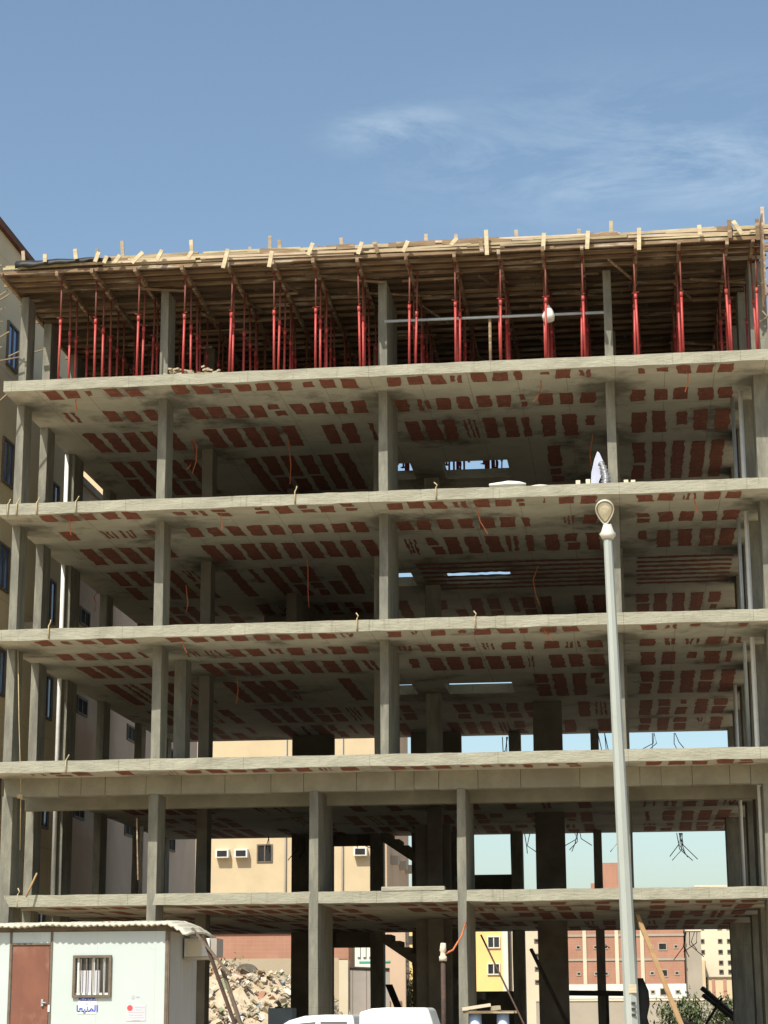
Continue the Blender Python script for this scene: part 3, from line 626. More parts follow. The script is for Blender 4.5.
mb = MB(); mb.box(6.4,14.1,188.8,189.9,0,4.7); adopt(mb.build('annex', M['cream']), ap)
mb = MB(); mb.box(6.3,14.2,188.7,190,4.7,4.85); adopt(mb.build('terrace_band', M['frame']), ap)
for z in (8.0,7.05,6.1,5.3,9.2,10.3,11.4):
    for x in (6.1,7.7,8.5,9.9,11.5): adopt(win(ap, x-.2, x+.2, z-.2, z+.2, 190, 'windark', 'frame', .05), ap)
for x in (6.9,7.9,8.9):
    mb = MB(); mb.box(x-.14,x+.14,188.74,188.79,2.8,4.69); adopt(mb.build('pilaster', M['brick']), ap)
# brick shed, gate, walls directly behind
bs = empty('brick_shed', (-19,104.5,0), label='raw red brick wall of a low shed behind the rubble heap', cat='shed')
mb = MB(); mb.box(-25,-14.35,104,105.4,0,5.7); adopt(mb.build('wall', M['brick']), bs)
mb = MB(); mb.box(-25,-14.34,103.93,103.995,0,4.45); adopt(mb.build('rendered_base', M['sand']), bs)
mb = MB(); mb.box(-25.1,-14.33,103.9,105.5,5.7,5.8); adopt(mb.build('coping', M['gridconc']), bs)
GY = 91.0
p = at(339,949,GY); q = at(348,949,GY)
bp = empty('brick_pillar', ((p.x+q.x)/2,GY+.2,0), label='slim pale gate pillar with brick cap beside the grey sheet gate', cat='pillar')
mb = MB(); mb.box(p.x,q.x,GY,GY+.4,0,4.05); adopt(mb.build('shaft', M['beige']), bp); mb = MB(); mb.box(p.x-.03,q.x+.03,GY-.03,GY+.43,4.05,4.5); adopt(mb.build('cap', M['brick']), bp)
gx0, gx1 = at(349,970,GY).x, at(389,970,GY).x
gt = empty('metal_gate', (gx0,GY+.2,0), label='tall grey sheet metal gate behind the ground floor columns', cat='gate')
mb = MB(); mb.box(gx0,gx1,GY+.2,GY+.26,0,3.65); adopt(mb.build('sheet_panel', M['metalgate']), gt)
mb = MB(); mb.tube([(gx0,GY+.18,3.68),(gx1,GY+.18,3.6)], .06, 6); adopt(mb.build('top_rail', M['darkwood']), gt)
mb = MB(); mb.tube([(gx0+.9,GY+2,0),(gx0+.9,GY+2,4.3)], .06, 6); mb.tube([(gx0+.2,GY+2,3.95),(gx0+1.6,GY+2,3.95)], .07, 6)
tag(mb.build('green_frame', M['green']), 'green painted post with cross bar standing just behind the grey gate', 'frame')
mb = MB()
for i in range(4): mb.box(gx0+.02+.26*i,gx0+.15+.26*i,GY+2.6,GY+2.66,4.2,5.4)
mb.box(gx0-.1,gx0+1.1,GY+2.68,GY+2.74,0,4.9)
tag(mb.build('slatted_fence', M['white']), 'white slatted fence panel behind the green post', 'fence')
cx0, cx1 = at(376,970,96).x, at(405.5,970,96).x
cw = empty('plaster_wall', (cx0,96,0), label='grey brown plastered wall right of the grey gate', cat='wall')
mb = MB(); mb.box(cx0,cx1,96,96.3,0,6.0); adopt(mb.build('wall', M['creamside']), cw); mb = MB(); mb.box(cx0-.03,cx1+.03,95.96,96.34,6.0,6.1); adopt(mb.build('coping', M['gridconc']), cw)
fb = empty('boundary_wall', (0,118,0), label='long low concrete boundary wall in front of the brick building', cat='wall')
mb = MB(); mb.box(-5.6,12,118,118.25,0,2.35); adopt(mb.build('wall', M['gridconc']), fb); mb = MB(); mb.box(-5.62,12.05,117.95,118.3,2.35,2.45); adopt(mb.build('coping', M['beige']), fb)

# ------------------------------------------------------------------ rubble
PAL = [(.5,.44,.34),(.42,.35,.26),(.5,.43,.32),(.36,.3,.22),(.55,.47,.34),(.45,.38,.28),(.6,.55,.45),(.38,.3,.2),(.7,.68,.62),(.36,.2,.14),(.2,.17,.13),(.22,.26,.16),(.55,.5,.4),(.3,.35,.4),(.5,.4,.26),(.08,.07,.06),(.75,.72,.66),(.42,.3,.2)]
def heap(name, label, cx, cy, rx, ry, h, n, sz, z0=0, pal=PAL, seed=1):
    r = random.Random(seed); mb = MB(); G = 22
    def hz(u, v): 
        d = min(1, math.sqrt(u*u+v*v)); return h*(1-d*d)**1.2*(1+.35*noise.noise(Vector((cx+u*rx*1.1, cy+v*ry*1.1, seed))))+.12*noise.noise(Vector((u*rx*3, v*ry*3, seed+4)))
    vs = [(cx+rx*(2*i/G-1), cy+ry*(2*j/G-1), z0-.05+max(-.05, hz(2*i/G-1, 2*j/G-1))) for j in range(G+1) for i in range(G+1)]
    mb.add(vs, [(j*(G+1)+i, j*(G+1)+i+1, (j+1)*(G+1)+i+1, (j+1)*(G+1)+i) for j in range(G) for i in range(G)], True, col=(.45,.38,.28))
    for k in range(n):
        u, v = r.uniform(-1,1), r.uniform(-1,.6)
        if u*u+v*v > .97: continue
        c = Vector((cx+u*rx, cy+v*ry, z0+hz(u,v)+r.uniform(-.02,.05))); s = sz*(.22+r.random()**5*1.9)
        Mx = Matrix.Translation(c) @ Matrix.Rotation(r.uniform(0,6.3),4,'Z') @ Matrix.Rotation(r.uniform(-1,1),4,'X') @ Matrix.Rotation(r.uniform(-1,1),4,'Y')
        a, b, d = s*r.uniform(.5,1.4), s*r.uniform(.3,1), s*r.uniform(.12,.6); p = r.choice(pal)
        q = [Mx @ Vector((i*a/2*r.uniform(.6,1), j*b/2*r.uniform(.6,1), l*d/2*r.uniform(.6,1))) for l in (-1,1) for i, j in ((-1,-1),(1,-1),(1,1),(-1,1))]
        mb.add(q, [(3,2,1,0),(4,5,6,7),(0,1,5,4),(1,2,6,5),(2,3,7,6),(3,0,4,7)], col=p)
    return tag(mb.build(name, M['rubble']), label, 'rubble', kind='stuff')
heap('rubble_heap', 'tall heap of mixed demolition rubble and litter behind the building', -18.2, 95.0, 7.4, 5.5, 3.5, 7500, .25, seed=3)
heap('rubble_heap', 'dark low rubble bank in front of the tall litter heap', -13.6, 88.6, 2.4, 1.3, 2.0, 500, .32, pal=[(.2,.17,.13),(.3,.25,.18),(.12,.1,.08)], seed=5)
heap('rubble_heap', 'rubble bank behind the right bay with broken blocks and stones', 2.2, 71.5, 5.5, 2.5, 1.15, 900, .28, pal=[(.3,.22,.15),(.45,.36,.26),(.33,.14,.1),(.15,.12,.1),(.5,.42,.32)], seed=6)
heap('rubble_heap', 'low rubble strip beneath the middle of the frame', -5.0, 62, 3.5, 1.6, 1.2, 300, .25, pal=[(.3,.25,.18),(.4,.34,.25)], seed=8)
mb = MB(); c = at(246,969,95)
mb.tube([c+Vector((0,.0,-.3)), c+Vector((0,.5,-.3))], [.55,.55], 24); tag(mb.build('concrete_pipe', M['dark']), 'dark round drum end sticking out of the rubble heap top', 'drum')
p, q = at(268,1008,60), at(292,1024,60)
tk = empty('water_tank', ((p.x+q.x)/2,60.4,0), label='blue grey metal box tank at the foot of the rubble', cat='tank')
mb = MB(); mb.box(p.x,q.x,60,60.8,.8,p.z); adopt(mb.build('box', M['bluegrey'], bevel=.03), tk)
mb = MB(); [mb.box(a,a+.07,b,b+.07,0,.8) for a in (p.x+.02,q.x-.09) for b in (60.02,60.7)]; adopt(mb.build('leg', M['iron']), tk)
mb = MB(); mb.tube([(p.x+.25,60.4,p.z-.005),(p.x+.25,60.4,p.z+.035)], .12, 12); adopt(mb.build('lid', M['blacktrim']), tk)
# boulder
c = at(752,1024,69.0); import bmesh
bm = bmesh.new(); bmesh.ops.create_icosphere(bm, subdivisions=3, radius=.7)
for v in bm.verts: v.co *= 1+.22*noise.noise(v.co*2.1)+.06*noise.noise(v.co*6); v.co.z *= .7
me = bpy.data.meshes.new('boulder'); bm.to_mesh(me); bm.free(); me.materials.append(M['sand']); o = bpy.data.objects.new('boulder', me); COL.objects.link(o); o.location = c+Vector((0,0,-.15))
tag(o, 'pale brown boulder on the rubble at the right corner', 'boulder')
# dark broken timbers leaning out of the rubble
for i, (x0, y0, x1, y1, Yd, w, lab) in enumerate(((702,988,742,1022,69,.16,'thick charred timber, upper of the pair leaning on the rubble'),(703,995,748,1030,68.8,.14,'thick charred timber, lower of the pair leaning on the rubble'),(706,1024,722,998,68.7,.07,'thin dark stick crossing the charred timbers'))):
    mb = MB(); mb.beam(at(x0,y0,Yd), at(x1,y1,Yd-.6), w, w*.8); tag(mb.build('broken_timber', M['darkwood']), lab, 'timber', 'charred timbers on the rubble')
# shrub
def bush(cx, cy, rx, rz, n, name, label, z0=0, s=.11, seed=2):
    r = random.Random(seed); t = empty(name, (cx,cy,z0), label=label, cat='shrub'); mb = MB()
    for k in range(9):
        a = r.uniform(-1,1); mb.tube([(0,0,0),(a*rx*.4,r.uniform(-.3,.3),rz*.5),(a*rx*.85,r.uniform(-.5,.5),rz*r.uniform(.7,.95))], [.03,.02,.008], 5)
    mb.build('stem', M['darkwood'], t); lf = MB()
    cl = [(r.uniform(-.8,.8)*rx, r.uniform(-.6,.6)*rx*.6, rz*r.uniform(.3,.9)) for _ in range(26)]
    for k in range(n):
        c = r.choice(cl); p = Vector(c)+Vector((r.gauss(0,.16)*rx, r.gauss(0,.16)*rx, r.gauss(0,.13)*rz)); 
        if p.z < .05: continue
        Mx = Matrix.Translation(p) @ Matrix.Rotation(r.uniform(0,6.3),4,'Z') @ Matrix.Rotation(r.uniform(-1.2,1.2),4,'X'); w = s*r.uniform(.5,1.3)
        lf.add([Mx @ Vector(v) for v in ((-w*.35,0,0),(0,-w,0),(w*.35,0,0),(0,w,w*.2))], [(0,1,2,3)])
    lf.build('foliage', M['leaf'], t); return t
bush(at(697,1010,85).x, 85, 1.6, 2.15, 4200, 'shrub', 'wide green shrub beyond the right bay near the rubble')
bush(at(410,990,97).x, 97, .4, 4.0, 1300, 'tall_shrub', 'tall narrow green shrub at the right end of the plastered wall', seed=9)
bush(at(228,962,99).x, 99.5, 1.3, 3.7, 3200, 'dusty_shrub', 'dusty green shrub half hidden behind the litter heap', seed=11)

# ------------------------------------------------------------------ loose poles and boards in the ground floor
def stick(name, a, b, w, h, m_, lab, cat, tube=False):
    mb = MB(); mb.tube([a, (Vector(a)+Vector(b))/2, b], w/2, 7) if tube else mb.beam(a, b, w, h); return tag(mb.build(name, M[m_]), lab, cat)
stick('plank', at(637,915,49.7), (1.5,47.6,.0), .12, .04, 'timberorange', 'orange brown plank leaning against the slab edge right of the lamp post', 'plank')
stick('steel_pole', at(481,935,50.2), (-1.9,48.0,0), .045, 0, 'iron', 'thin rusty pole leaning across the yellow building view', 'pole', True)
stick('timber_stick', at(531,949,58), (-1.2,56.5,0), .09, .06, 'darkwood', 'dark slanting timber left of the wide dark pier', 'timber')
stick('leaning_board', at(389,985,66), (-6.4,63,0), .22, .05, 'darkwood', 'dark leaning board in front of the plastered wall', 'board')
stick('vertical_batten', at(137,810,49.0)-Vector((0,0,.2)), at(138,880,49.1), .03, .03, 'woodold', 'thin leaning batten hung in the left bay', 'batten')
stick('orange_rod', at(37,873,49.05), at(26,897,48.95), .05, .05, 'timberorange', 'short orange brown rod leaning on the lower slab edge at left', 'rod', True)
mb = MB(); mb.tube([at(18,650,48.6), at(19,720,48.5), at(21,790,48.5), at(20,850,48.8)], .012, 5); mb.tube([at(20,796,48.5)+Vector((-.06,0,0)), at(20,796,48.5)+Vector((.08,0,0))], .06, 8)
tag(mb.build('hoist_rope', M['rope']), 'thin hoist rope with a small weight hanging down the left bays', 'rope')
fl_ = at(30,830,49.0)
# rusty service pipe with a pale head
sp = empty('service_pipe', (-4.31,47,0), label='rusty upright service pipe with pale fittings right of the pickup', cat='pipe')
mb = MB(); mb.tube([(-4.31,47,0),(-4.31,47,2.85)], .055, 10); adopt(mb.build('shaft', M['iron']), sp)
mb = MB(); mb.tube([(-4.31,47,2.8),(-4.31,47,2.9),(-4.31,47,2.92),(-4.31,47,3.0),(-4.31,47,3.03),(-4.30,47,3.2)], [.09,.09,.06,.06,.08,.06], 10); adopt(mb.build('fitting', M['beige']), sp)
mb = MB(); mb.tube([(-4.28,47,2.95),(-4.1,47.2,3.05),(-3.98,48.2,3.4),(-3.95,49.1,3.75)], .022, 6); adopt(mb.build('cable', M['pvcorange']), sp)
# work platform
wp = empty('work_platform', (-3.3,47,0), label='rough plank work platform on blue grey drums, by the second front column', cat='platform')
for x in (-3.6,-2.98):
    mb = MB(); mb.tube([(x,47,0),(x,47,.9),(x,47,.92),(x,47,1.64)], [.15,.15,.14,.14], 12); adopt(mb.build('drum', M['bluegrey']), wp)
mb = MB(); mb.box(-3.86,-2.72,46.75,46.95,1.645,1.70); mb.box(-3.8,-2.66,46.97,47.2,1.648,1.703,col=None); adopt(mb.build('plank', M['woodold']), wp)
mb = MB(); mb.beam((-3.88,46.8,1.74),(-3.25,46.9,1.83), .2, .07); tag(mb.build('stone_slab', M['beige']), 'pale flat stone slab lying on the plank platform', 'slab')
mb = MB(); mb.beam((-3.22,46.82,1.75),(-3.05,46.9,1.77), .17, .09); tag(mb.build('broken_block', M['wood']), 'small broken tan block on the plank platform', 'block')
# black cloth hung behind the lamp post
mb = MB(); n = 14
for j in range(9):
    t = j/8; w = (.08, .16, .17, .14, .26, .30, .28, .25, .24)[j]
    mb.v += [(.10+.03*math.sin(j)+math.cos(a)*w*(1+.15*math.sin(3*a+j)), 50.45+math.sin(a)*w*.6, 2.45-t*2.44) for a in [2*math.pi*k/n for k in range(n)]]
mb.f = [(j*n+k,(j+1)*n+k,(j+1)*n+(k+1)%n,j*n+(k+1)%n) for j in range(8) for k in range(n)]+[list(range(n))]; mb.sm = [True]*len(mb.f); mb.c = [None]*len(mb.f)
tag(mb.build('black_tarpaulin', M['black']), 'bunched black tarpaulin hanging behind the lamp post foot', 'tarpaulin')
# timber rail across the rear of the ground floor
mb = MB(); mb.beam((-2.6,66.0,2.28),(.1,66.0,2.24), .2, .16); mb.beam((-2.5,66.0,2.25),(-2.5,66.0,0), .12, .12); mb.beam((-.9,66.0,2.25),(-.9,66.0,0), .1, .1)
tag(mb.build('timber_trestle', M['darkwood']), 'dark timber trestle at the rear of the ground floor', 'trestle')

# ------------------------------------------------------------------ street lamp
LP = empty('street_lamp', (-.04,30,0), label='tall pale steel street lamp with one round head, in front of the building', cat='street lamp')
base = Vector((-.04,30,0)); topp = Vector((-.19,30,8.62))
def lp(t): return base.lerp(topp, t)-base
mb = MB(); n = 8; mb.tube([lp(0), lp(1)], [.118,.066], 8); o = mb.build('pole', M['poleg'], LP)
for p in o.data.polygons: p.use_smooth = False
mb = MB(); mb.tube([(0,0,0),(0,0,.03)], .26, 12); mb.tube([(0,0,.03),(0,0,.35)], [.17,.15], 10); mb.build('base_flange', M['poleg'], LP)
mb = MB(); mb.box(-.05,.05,-.125,-.10,.8,1.15); mb.build('access_door', M['poleg'], LP)
hp = topp-base
mb = MB(); mb.tube([hp+Vector((0,0,-.08)), hp+Vector((0,0,.0)), hp+Vector((0,-.02,.03)), hp+Vector((0,-.06,.14))], [.085,.13,.10,.06], 10); mb.tube([hp+Vector((.02,.0,.0)), hp+Vector((.11,-.02,-.02))], .035, 8); br = mb.build('bracket', M['hood'], LP)
# teardrop head, facing forward and down
ax = Vector((.0,-.80,-.50)).normalized(); hx = Vector((1,0,0)); hy = hx.cross(ax).normalized(); 
if hy.z < 0: hy = -hy
hc = hp+Vector((-.03,-.16,.35))
def ring(off, sc_, n=28):
    pts = []
    for k in range(n):
        t = 2*math.pi*k/n; c, s_ = math.cos(t), math.sin(t); w = .142 if s_ > 0 else .142*(1-.5*abs(s_)**1.5); hgt = .145 if s_ > 0 else .25
        pts.append(hc+hx*c*w*sc_+hy*s_*hgt*sc_+ax*off)
    return pts
n = 28
def loft(rings, cap=True):
    mb = MB(); vs = [p for r_ in rings for p in r_]
    mb.add(vs, [(j*n+k,(j+1)*n+k,(j+1)*n+(k+1)%n,j*n+(k+1)%n) for j in range(len(rings)-1) for k in range(n)], True)
    if cap: mb.f.append(list(range((len(rings)-1)*n, len(rings)*n))); mb.sm.append(True); mb.c.append(None); mb.f.append(list(range(n))); mb.sm.append(True); mb.c.append(None)
    return mb
hd = loft([ring(-.16,.45), ring(-.12,.75), ring(-.05,.95), ring(0,1.0), ring(.035,1.0), ring(.035,.90), ring(.0,.86)]).build('lamp_head', M['hood'], LP)
loft([ring(.0,.85), ring(.02,.70), ring(.03,.45), ring(.033,.15)]).build('lens', M['lens'], hd)
# painted stencil on the pole
mb = MB()
for i, z in enumerate((1.74,1.66,1.58)): mb.box(-.03,.03,-.118,-.110,z,z+.035)
mb.build('stencil_mark', M['blacktrim'], LP)
mb = MB(); mb.box(-.06,.05,-.118,-.108,1.9,2.02); mb.build('paint_patch', M['wood'], LP)

# ------------------------------------------------------------------ site cabin
CX1, CY, CYB, CZ0, CZ1 = -8.16, 36.0, 38.4, .72, 3.08
CBN = empty('site_cabin', (-11,37.2,0), label='white sheet metal site cabin with brown door and corrugated roof', cat='cabin')
CX0 = -14.4
wx0, wx1, wz0, wz1 = at(75,997,CY).x, at(108.5,997,CY).x, at(74,995,CY).z, at(74,958,CY).z
dx0, dx1, dz1 = at(12.5,945,CY).x, at(50.5,945,CY).x, 2.86
def cab(mb, name, m_, **k): return adopt(mb.build(name, M[m_], **k), CBN)
mb = MB()
mb.box(CX0,dx0,CY,CY+.06,CZ0,CZ1); mb.box(dx0,dx1,CY,CY+.06,dz1,CZ1); mb.box(dx1,wx0,CY,CY+.06,CZ0,CZ1)
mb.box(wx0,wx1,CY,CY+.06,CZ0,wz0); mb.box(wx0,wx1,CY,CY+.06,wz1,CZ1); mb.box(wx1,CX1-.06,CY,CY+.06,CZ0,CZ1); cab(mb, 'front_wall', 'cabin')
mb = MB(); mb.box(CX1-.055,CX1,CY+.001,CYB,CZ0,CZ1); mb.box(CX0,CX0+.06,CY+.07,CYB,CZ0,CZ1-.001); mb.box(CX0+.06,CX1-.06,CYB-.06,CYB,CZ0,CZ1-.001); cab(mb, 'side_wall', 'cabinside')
mb = MB(); mb.box(CX0+.06,CX1-.06,CY+.07,CYB-.07,CZ0,CZ0+.1); cab(mb, 'floor', 'dark')
mb = MB()
for x, w in ((CX1-.03,.05),(dx0-.025,.04),(dx1+.025,.04)): mb.box(x-w/2,x+w/2,CY-.018,CY-.002,CZ0,CZ1)
mb.box(CX1+.003,CX1+.02,CY-.018,CY+.05,CZ0,CZ1); mb.box(dx0,dx1,CY-.018,CY-.003,dz1,dz1+.03); cab(mb, 'corner_trim', 'frame')
mb = MB(); mb.box(dx0+.01,dx1-.01,CY+.005,CY+.045,CZ0+.02,dz1-.005); dr = cab(mb, 'door', 'doorbrown')
mb = MB(); mb.tube([(dx1-.12,CY-.03,1.86),(dx1-.03,CY-.03,1.86)], .012, 6); mb.box(dx1-.13,dx1-.09,CY-.03,CY+.004,1.80,1.92); h_ = mb.build('door_handle', M['steelgrey'], dr)
mb = MB(); mb.box(dx1-.005,dx1+.03,CY-.03,CY+.0,1.70,1.82); mb.build('lock_hasp', M['white'], dr)
wd = MB(); t = .045
wd.box(wx0-t,wx1+t,CY-.05,CY-.003,wz0-t,wz0); wd.box(wx0-t,wx1+t,CY-.05,CY-.003,wz1,wz1+t); wd.box(wx0-t,wx0,CY-.05,CY-.003,wz0,wz1); wd.box(wx1,wx1+t,CY-.05,CY-.003,wz0,wz1)
wo = cab(wd, 'window', 'frame')
mb = MB(); mb.box(wx0,wx1,CY+.03,CY+.036,wz0,wz1); mb.build('pane', M['carglass'], wo)
mb = MB(); ww = wx1-wx0
for f in (.04,.50,.82): mb.box(wx0+ww*f,wx0+ww*f+.035,CY+.012,CY+.028,wz0,wz1)
mb.box(wx0,wx1,CY+.010,CY+.027,wz0,wz0+.035); mb.build('sash', M['white'], wo)
mb = MB(); mb.box(wx0+.03,wx0+ww*.72,CY+.0285,CY+.0295,wz0+.02,wz0+(wz1-wz0)*.66); mb.build('paper_blind', M['paper'], wo)
mb = MB()
for i in range(1,6): mb.tube([(wx0+ww*i/6,CY-.03,wz0-.01),(wx0+ww*i/6,CY-.03,wz1+.01)], .009, 6)
mb.build('security_bar', M['frame'], wo)
# corrugated roof, bowed, with an overhanging right end
mb = MB(); nx_, rows = 190, [(CY-.22,0),(CY+.2,.04),(CY+1.2,.08),(CYB-.3,.05),(CYB+.2,0)]
def rz(x):
    z = 3.19+.012*(x-CX0)*.3
    if x > -8.2: z -= (x+8.2)**1.6*.85
    return z
V_ = []; xr = [CX0-.2+(-7.78-(CX0-.2))*i/nx_ for i in range(nx_+1)]
for yv, dz in rows:
    for i, x in enumerate(xr): V_.append((x, yv+.03*noise.noise(Vector((x*2.5,yv,0)))*(yv < CY), rz(x)+dz+.022*math.sin(x*2*math.pi/.115)+.03*noise.noise(Vector((x*1.7,0,3)))*(yv < CY+.1)))
mb.add(V_, [(j*(nx_+1)+i, j*(nx_+1)+i+1, (j+1)*(nx_+1)+i+1, (j+1)*(nx_+1)+i) for j in range(len(rows)-1) for i in range(nx_)], True)
o = cab(mb, 'roof', 'tin'); sm = o.modifiers.new('solid','SOLIDIFY'); sm.thickness = .035
mb = MB(); mb.box(CX0,CX1,CY+.02,CYB-.02,CZ1+.002,CZ1+.09); cab(mb, 'roof_frame', 'frame')
mb = MB()
for x in (CX0+.3,-12.6,-10.9,-8.6):
    for y_ in (CY+.25,CYB-.35): mb.box(x-.2,x+.2,y_-.2,y_+.2,-.02,.35); mb.box(x-.19,x+.19,y_-.19,y_+.19,.353,CZ0-.004)
cab(mb, 'footing', 'conc')
mb = MB()
for i in range(4): mb.box(dx0-.1,dx1+.1,CY-.32-.28*i,CY-.05-.28*i,0,.60-.17*i)
cab(mb, 'step', 'conc')
acr = MB(); acr.box(CX1+.025,CX1+.50,37.15,37.85,2.66,2.99); ao = cab(acr, 'air_conditioner', 'white', bevel=.015)
mb = MB(); mb.box(CX1+.08,CX1+.36,37.13,37.147,2.69,2.95); mb.build('grille', M['beige'], ao)
mb = MB(); mb.box(CX1+.03,CX1+.5,37.14,37.86,2.62,2.655); mb.build('tray', M['wood'], ao)
mb = MB(); mb.box(CX1+.503,CX1+.62,37.2,37.8,2.66,2.99); mb.build('rear_casing', M['metalgate'], ao)
# notices on the front wall
def textmesh(s, size, loc, m_, parent, name):
    cu = bpy.data.curves.new(name, 'FONT'); cu.body = s; cu.size = size; cu.extrude = .001; cu.offset = size*.035; cu.align_x = 'CENTER'; cu.align_y = 'CENTER'
    t = bpy.data.objects.new(name, cu); COL.objects.link(t); bpy.context.view_layer.update()
    me = bpy.data.meshes.new_from_object(t.evaluated_get(bpy.context.evaluated_depsgraph_get())); bpy.data.objects.remove(t)
    me.materials.clear(); me.materials.append(M[m_]); o = bpy.data.objects.new(name, me); COL.objects.link(o); o.rotation_euler = (math.pi/2,0,0)
    o.location = loc; o.parent = parent; o.location = Vector(loc)-Vector(parent.location); return o
p, q = at(78.5,1001,CY), at(96.5,997.5,CY)
sg = empty('blue_sign', ((p.x+q.x)/2,CY-.005,p.z), label='small white wall sticker with blue lettering below the barred window', cat='sign')
mb = MB(); mb.box(p.x-.01,q.x+.01,CY-.006,CY-.002,at(78,1014,CY).z,q.z+.03); adopt(mb.build('sticker', M['white']), sg)
mb = MB(); mb.box(p.x,q.x,CY-.010,CY-.0065,p.z,q.z); adopt(mb.build('blue_band', M['bluep']), sg)
textmesh('\uFE8D\uFEDF\uFEB4\uFECC\uFEF4\uFEAA \uFEE3\uFEDC\uFE98\uFE90'[::-1], .062, ((p.x+q.x)/2, CY-.0115, (p.z+q.z)/2), 'white', sg, 'lettering')
textmesh('\uFE8D\uFEDF\uFEE4\uFEE8\uFEF4\uFECC\uFE8E'[::-1], .15, ((p.x+q.x)/2, CY-.0075, at(87,1009,CY).z), 'bluep', sg, 'lettering')
mb = MB(); c = at(87,1004,CY); mb.box(c.x-.02,c.x+.02,CY-.0085,CY-.0065,c.z-.02,c.z+.02); adopt(mb.build('lettering', M['greyp']), sg)
p, q = at(126.5,1021,CY), at(146,1004,CY)
pn = empty('paper_notice', ((p.x+q.x)/2,CY-.005,p.z), label='grey paper notice with a red round emblem on the cabin wall', cat='notice')
mb = MB(); mb.box(p.x,q.x,CY-.007,CY-.003,p.z,q.z); adopt(mb.build('sheet', M['paper']), pn)
c = at(130,1008,CY); mb = MB(); mb.tube([(c.x,CY-.011,c.z),(c.x,CY-.0075,c.z)], .05, 18); adopt(mb.build('emblem', M['redp']), pn)
mb = MB()
for i, (a, b) in enumerate(((.42,.95),(.45,.8),(.08,.92),(.1,.85),(.12,.9),(.3,.7))): z = q.z-.05-.045*i; mb.box(p.x+(q.x-p.x)*a,p.x+(q.x-p.x)*b,CY-.0095,CY-.0075,z-.008,z+.004)
adopt(mb.build('print_lines', M['greyp']), pn)
c = at(136,997,CY); mb = MB(); mb.box(c.x-.08,c.x-.03,CY-.006,CY-.003,c.z-.03,c.z+.03); mb.box(c.x+.0,c.x+.06,CY-.006,CY-.003,c.z-.01,c.z+.02)
tag(mb.build('faded_sticker', M['greyp']), 'tiny faded sticker above the paper notice', 'sticker')
# leaning steel angle beside the cabin
stick('steel_angle', at(203,935,36.6), at(240,1031,36.0)+Vector((.45,0,-1.3)), .05, .05, 'iron', 'long rusty steel angle leaning beside the cabin, thicker one', 'steel bar')
stick('steel_angle', at(192,928,36.5), at(231,976,36.45), .05, .04, 'frame', 'short steel strut slanting from the cabin roof past the air conditioner', 'steel bar')
stick('steel_angle', at(222,968,36.7), at(247,1031,36.3)+Vector((.4,0,-1.3)), .05, .06, 'frame', 'thin steel bar leaning just right of the thicker one', 'steel bar')

# ------------------------------------------------------------------ white pickup with canopy
PK = empty('pickup_truck', (-6.0,44,0), label='white double cab pickup with raised rear canopy parked before the frame', cat='pickup')
def pk_(mb, name, m_, par=None, **k):
    o = mb.build(name, M[m_], **k); adopt(o, PK)
    if par: o.parent = par; o.location = (0,0,0)
    return o
XO = -8.88     # nose x (faces left)
def X_(v): return XO+v
body = [(0,.55),(.03,.98),(.25,1.05),(1.25,1.12),(1.55,1.13),(5.15,1.12),(5.2,.6),(5.1,.45),(4.55,.42),(4.45,.72),(4.2,.86),(3.9,.86),(3.65,.72),(3.55,.42),(1.55,.40),(1.45,.72),(1.2,.86),(.9,.86),(.65,.72),(.55,.42),(.1,.42)]
mb = MB(); mb.prism([(X_(a), b) for a, b in body], 'y', 43.95, 45.75); pk_(mb, 'body', 'carwhite', bevel=.05)
def cabin(mb, prof, inset):
    n = len(prof); zmin = min(b for _, b in prof); zmax = max(b for _, b in prof)
    for Yb, s in ((43.97,1),(45.73,-1)): mb.v += [(X_(a), Yb+s*inset*(b-zmin)/(zmax-zmin), b) for a, b in prof]
    mb.f += [list(range(n)), list(reversed(range(n,2*n)))]+[(i,(i+1)%n,n+(i+1)%n,n+i) for i in range(n)]; mb.sm += [False]*(n+2); mb.c += [None]*(n+2); return mb
mb = cabin(MB(), [(.95,1.10),(1.25,1.34),(1.52,1.52),(1.85,1.61),(2.3,1.635),(2.85,1.63),(2.9,1.6),(3.0,1.10)], .22); cabo = pk_(mb, 'cab', 'carwhite', bevel=.04)
def side_pane(xs_):
    mb = MB()
    for (a, b) in xs_: pass
    return mb
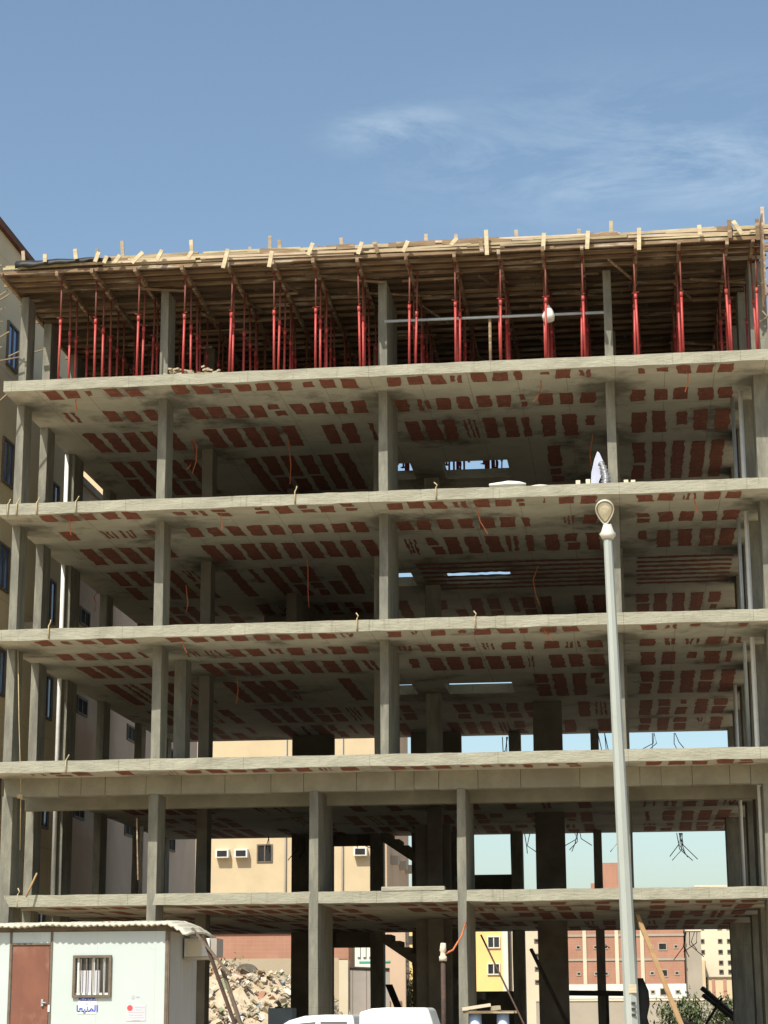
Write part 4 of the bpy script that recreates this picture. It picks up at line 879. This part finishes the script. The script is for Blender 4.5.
def pane(poly, name='side_window'):
    zmin, zmax = 1.10, 1.635; mb = MB(); n = len(poly)
    for off in (-.012,.004): mb.v += [(X_(a), 43.97+.22*(b-zmin)/(zmax-zmin)+off, b) for a, b in poly]
    mb.f += [list(range(n)), list(reversed(range(n,2*n)))]+[(i,(i+1)%n,n+(i+1)%n,n+i) for i in range(n)]; mb.sm += [False]*(n+2); mb.c += [None]*(n+2)
    return pk_(mb, name, 'carglass', cabo)
pane([(1.42,1.17),(1.55,1.36),(1.76,1.46),(2.1,1.49),(2.1,1.17)]); pane([(2.2,1.17),(2.2,1.495),(2.77,1.495),(2.83,1.17)])
mb = MB(); mb.add([(X_(1.13),44.15,1.15),(X_(1.13),45.55,1.15),(X_(1.70),45.45,1.565),(X_(1.70),44.25,1.565)], [(0,1,2,3)]); mb.v = [(a-.02,b,c+.012) for a,b,c in mb.v]; pk_(mb, 'windscreen', 'carglass', cabo)
mb = cabin(MB(), [(3.04,1.10),(3.04,1.68),(3.30,1.755),(3.6,1.775),(4.45,1.77),(4.52,1.74),(4.72,1.12)], .10); cano = pk_(mb, 'canopy', 'carwhite', bevel=.045)
for a in (1.05,4.05):
    for yb in (44.0,45.5):
        w = MB(); w.tube([(X_(a),yb,.36),(X_(a),yb+.22,.36)], .36, 24); wo_ = pk_(w, 'wheel', 'tyre')
        w = MB(); yy_ = yb-.012 if yb < 45 else yb+.222; w.tube([(X_(a),yy_,.36),(X_(a),yy_+.01,.36)], .22, 18); rm = w.build('rim', M['steelgrey'], PK); adopt(rm, PK); rm.parent = wo_; rm.location = (0,0,0)
for yb in (44.05,45.35): mb = MB(); mb.box(X_(-.01),X_(.05),yb,yb+.3,.78,.95); pk_(mb, 'headlight', 'lens')
for yb in (44.0,45.6): mb = MB(); mb.box(X_(5.17),X_(5.21),yb,yb+.1,.72,1.05); pk_(mb, 'tail_light', 'redp')
mb = MB(); mb.box(X_(-.06),X_(.02),44.05,45.65,.42,.62); pk_(mb, 'bumper', 'blacktrim', bevel=.02)
mb = MB(); mb.box(X_(1.55),X_(1.68),43.72,43.93,1.14,1.28); mb.box(X_(1.6),X_(1.64),43.92,44.0,1.14,1.18); pk_(mb, 'wing_mirror', 'carwhite', bevel=.01)
for a in (2.0,2.7): mb = MB(); mb.box(X_(a),X_(a+.13),43.915,43.945,.98,1.01); pk_(mb, 'door_handle', 'blacktrim')
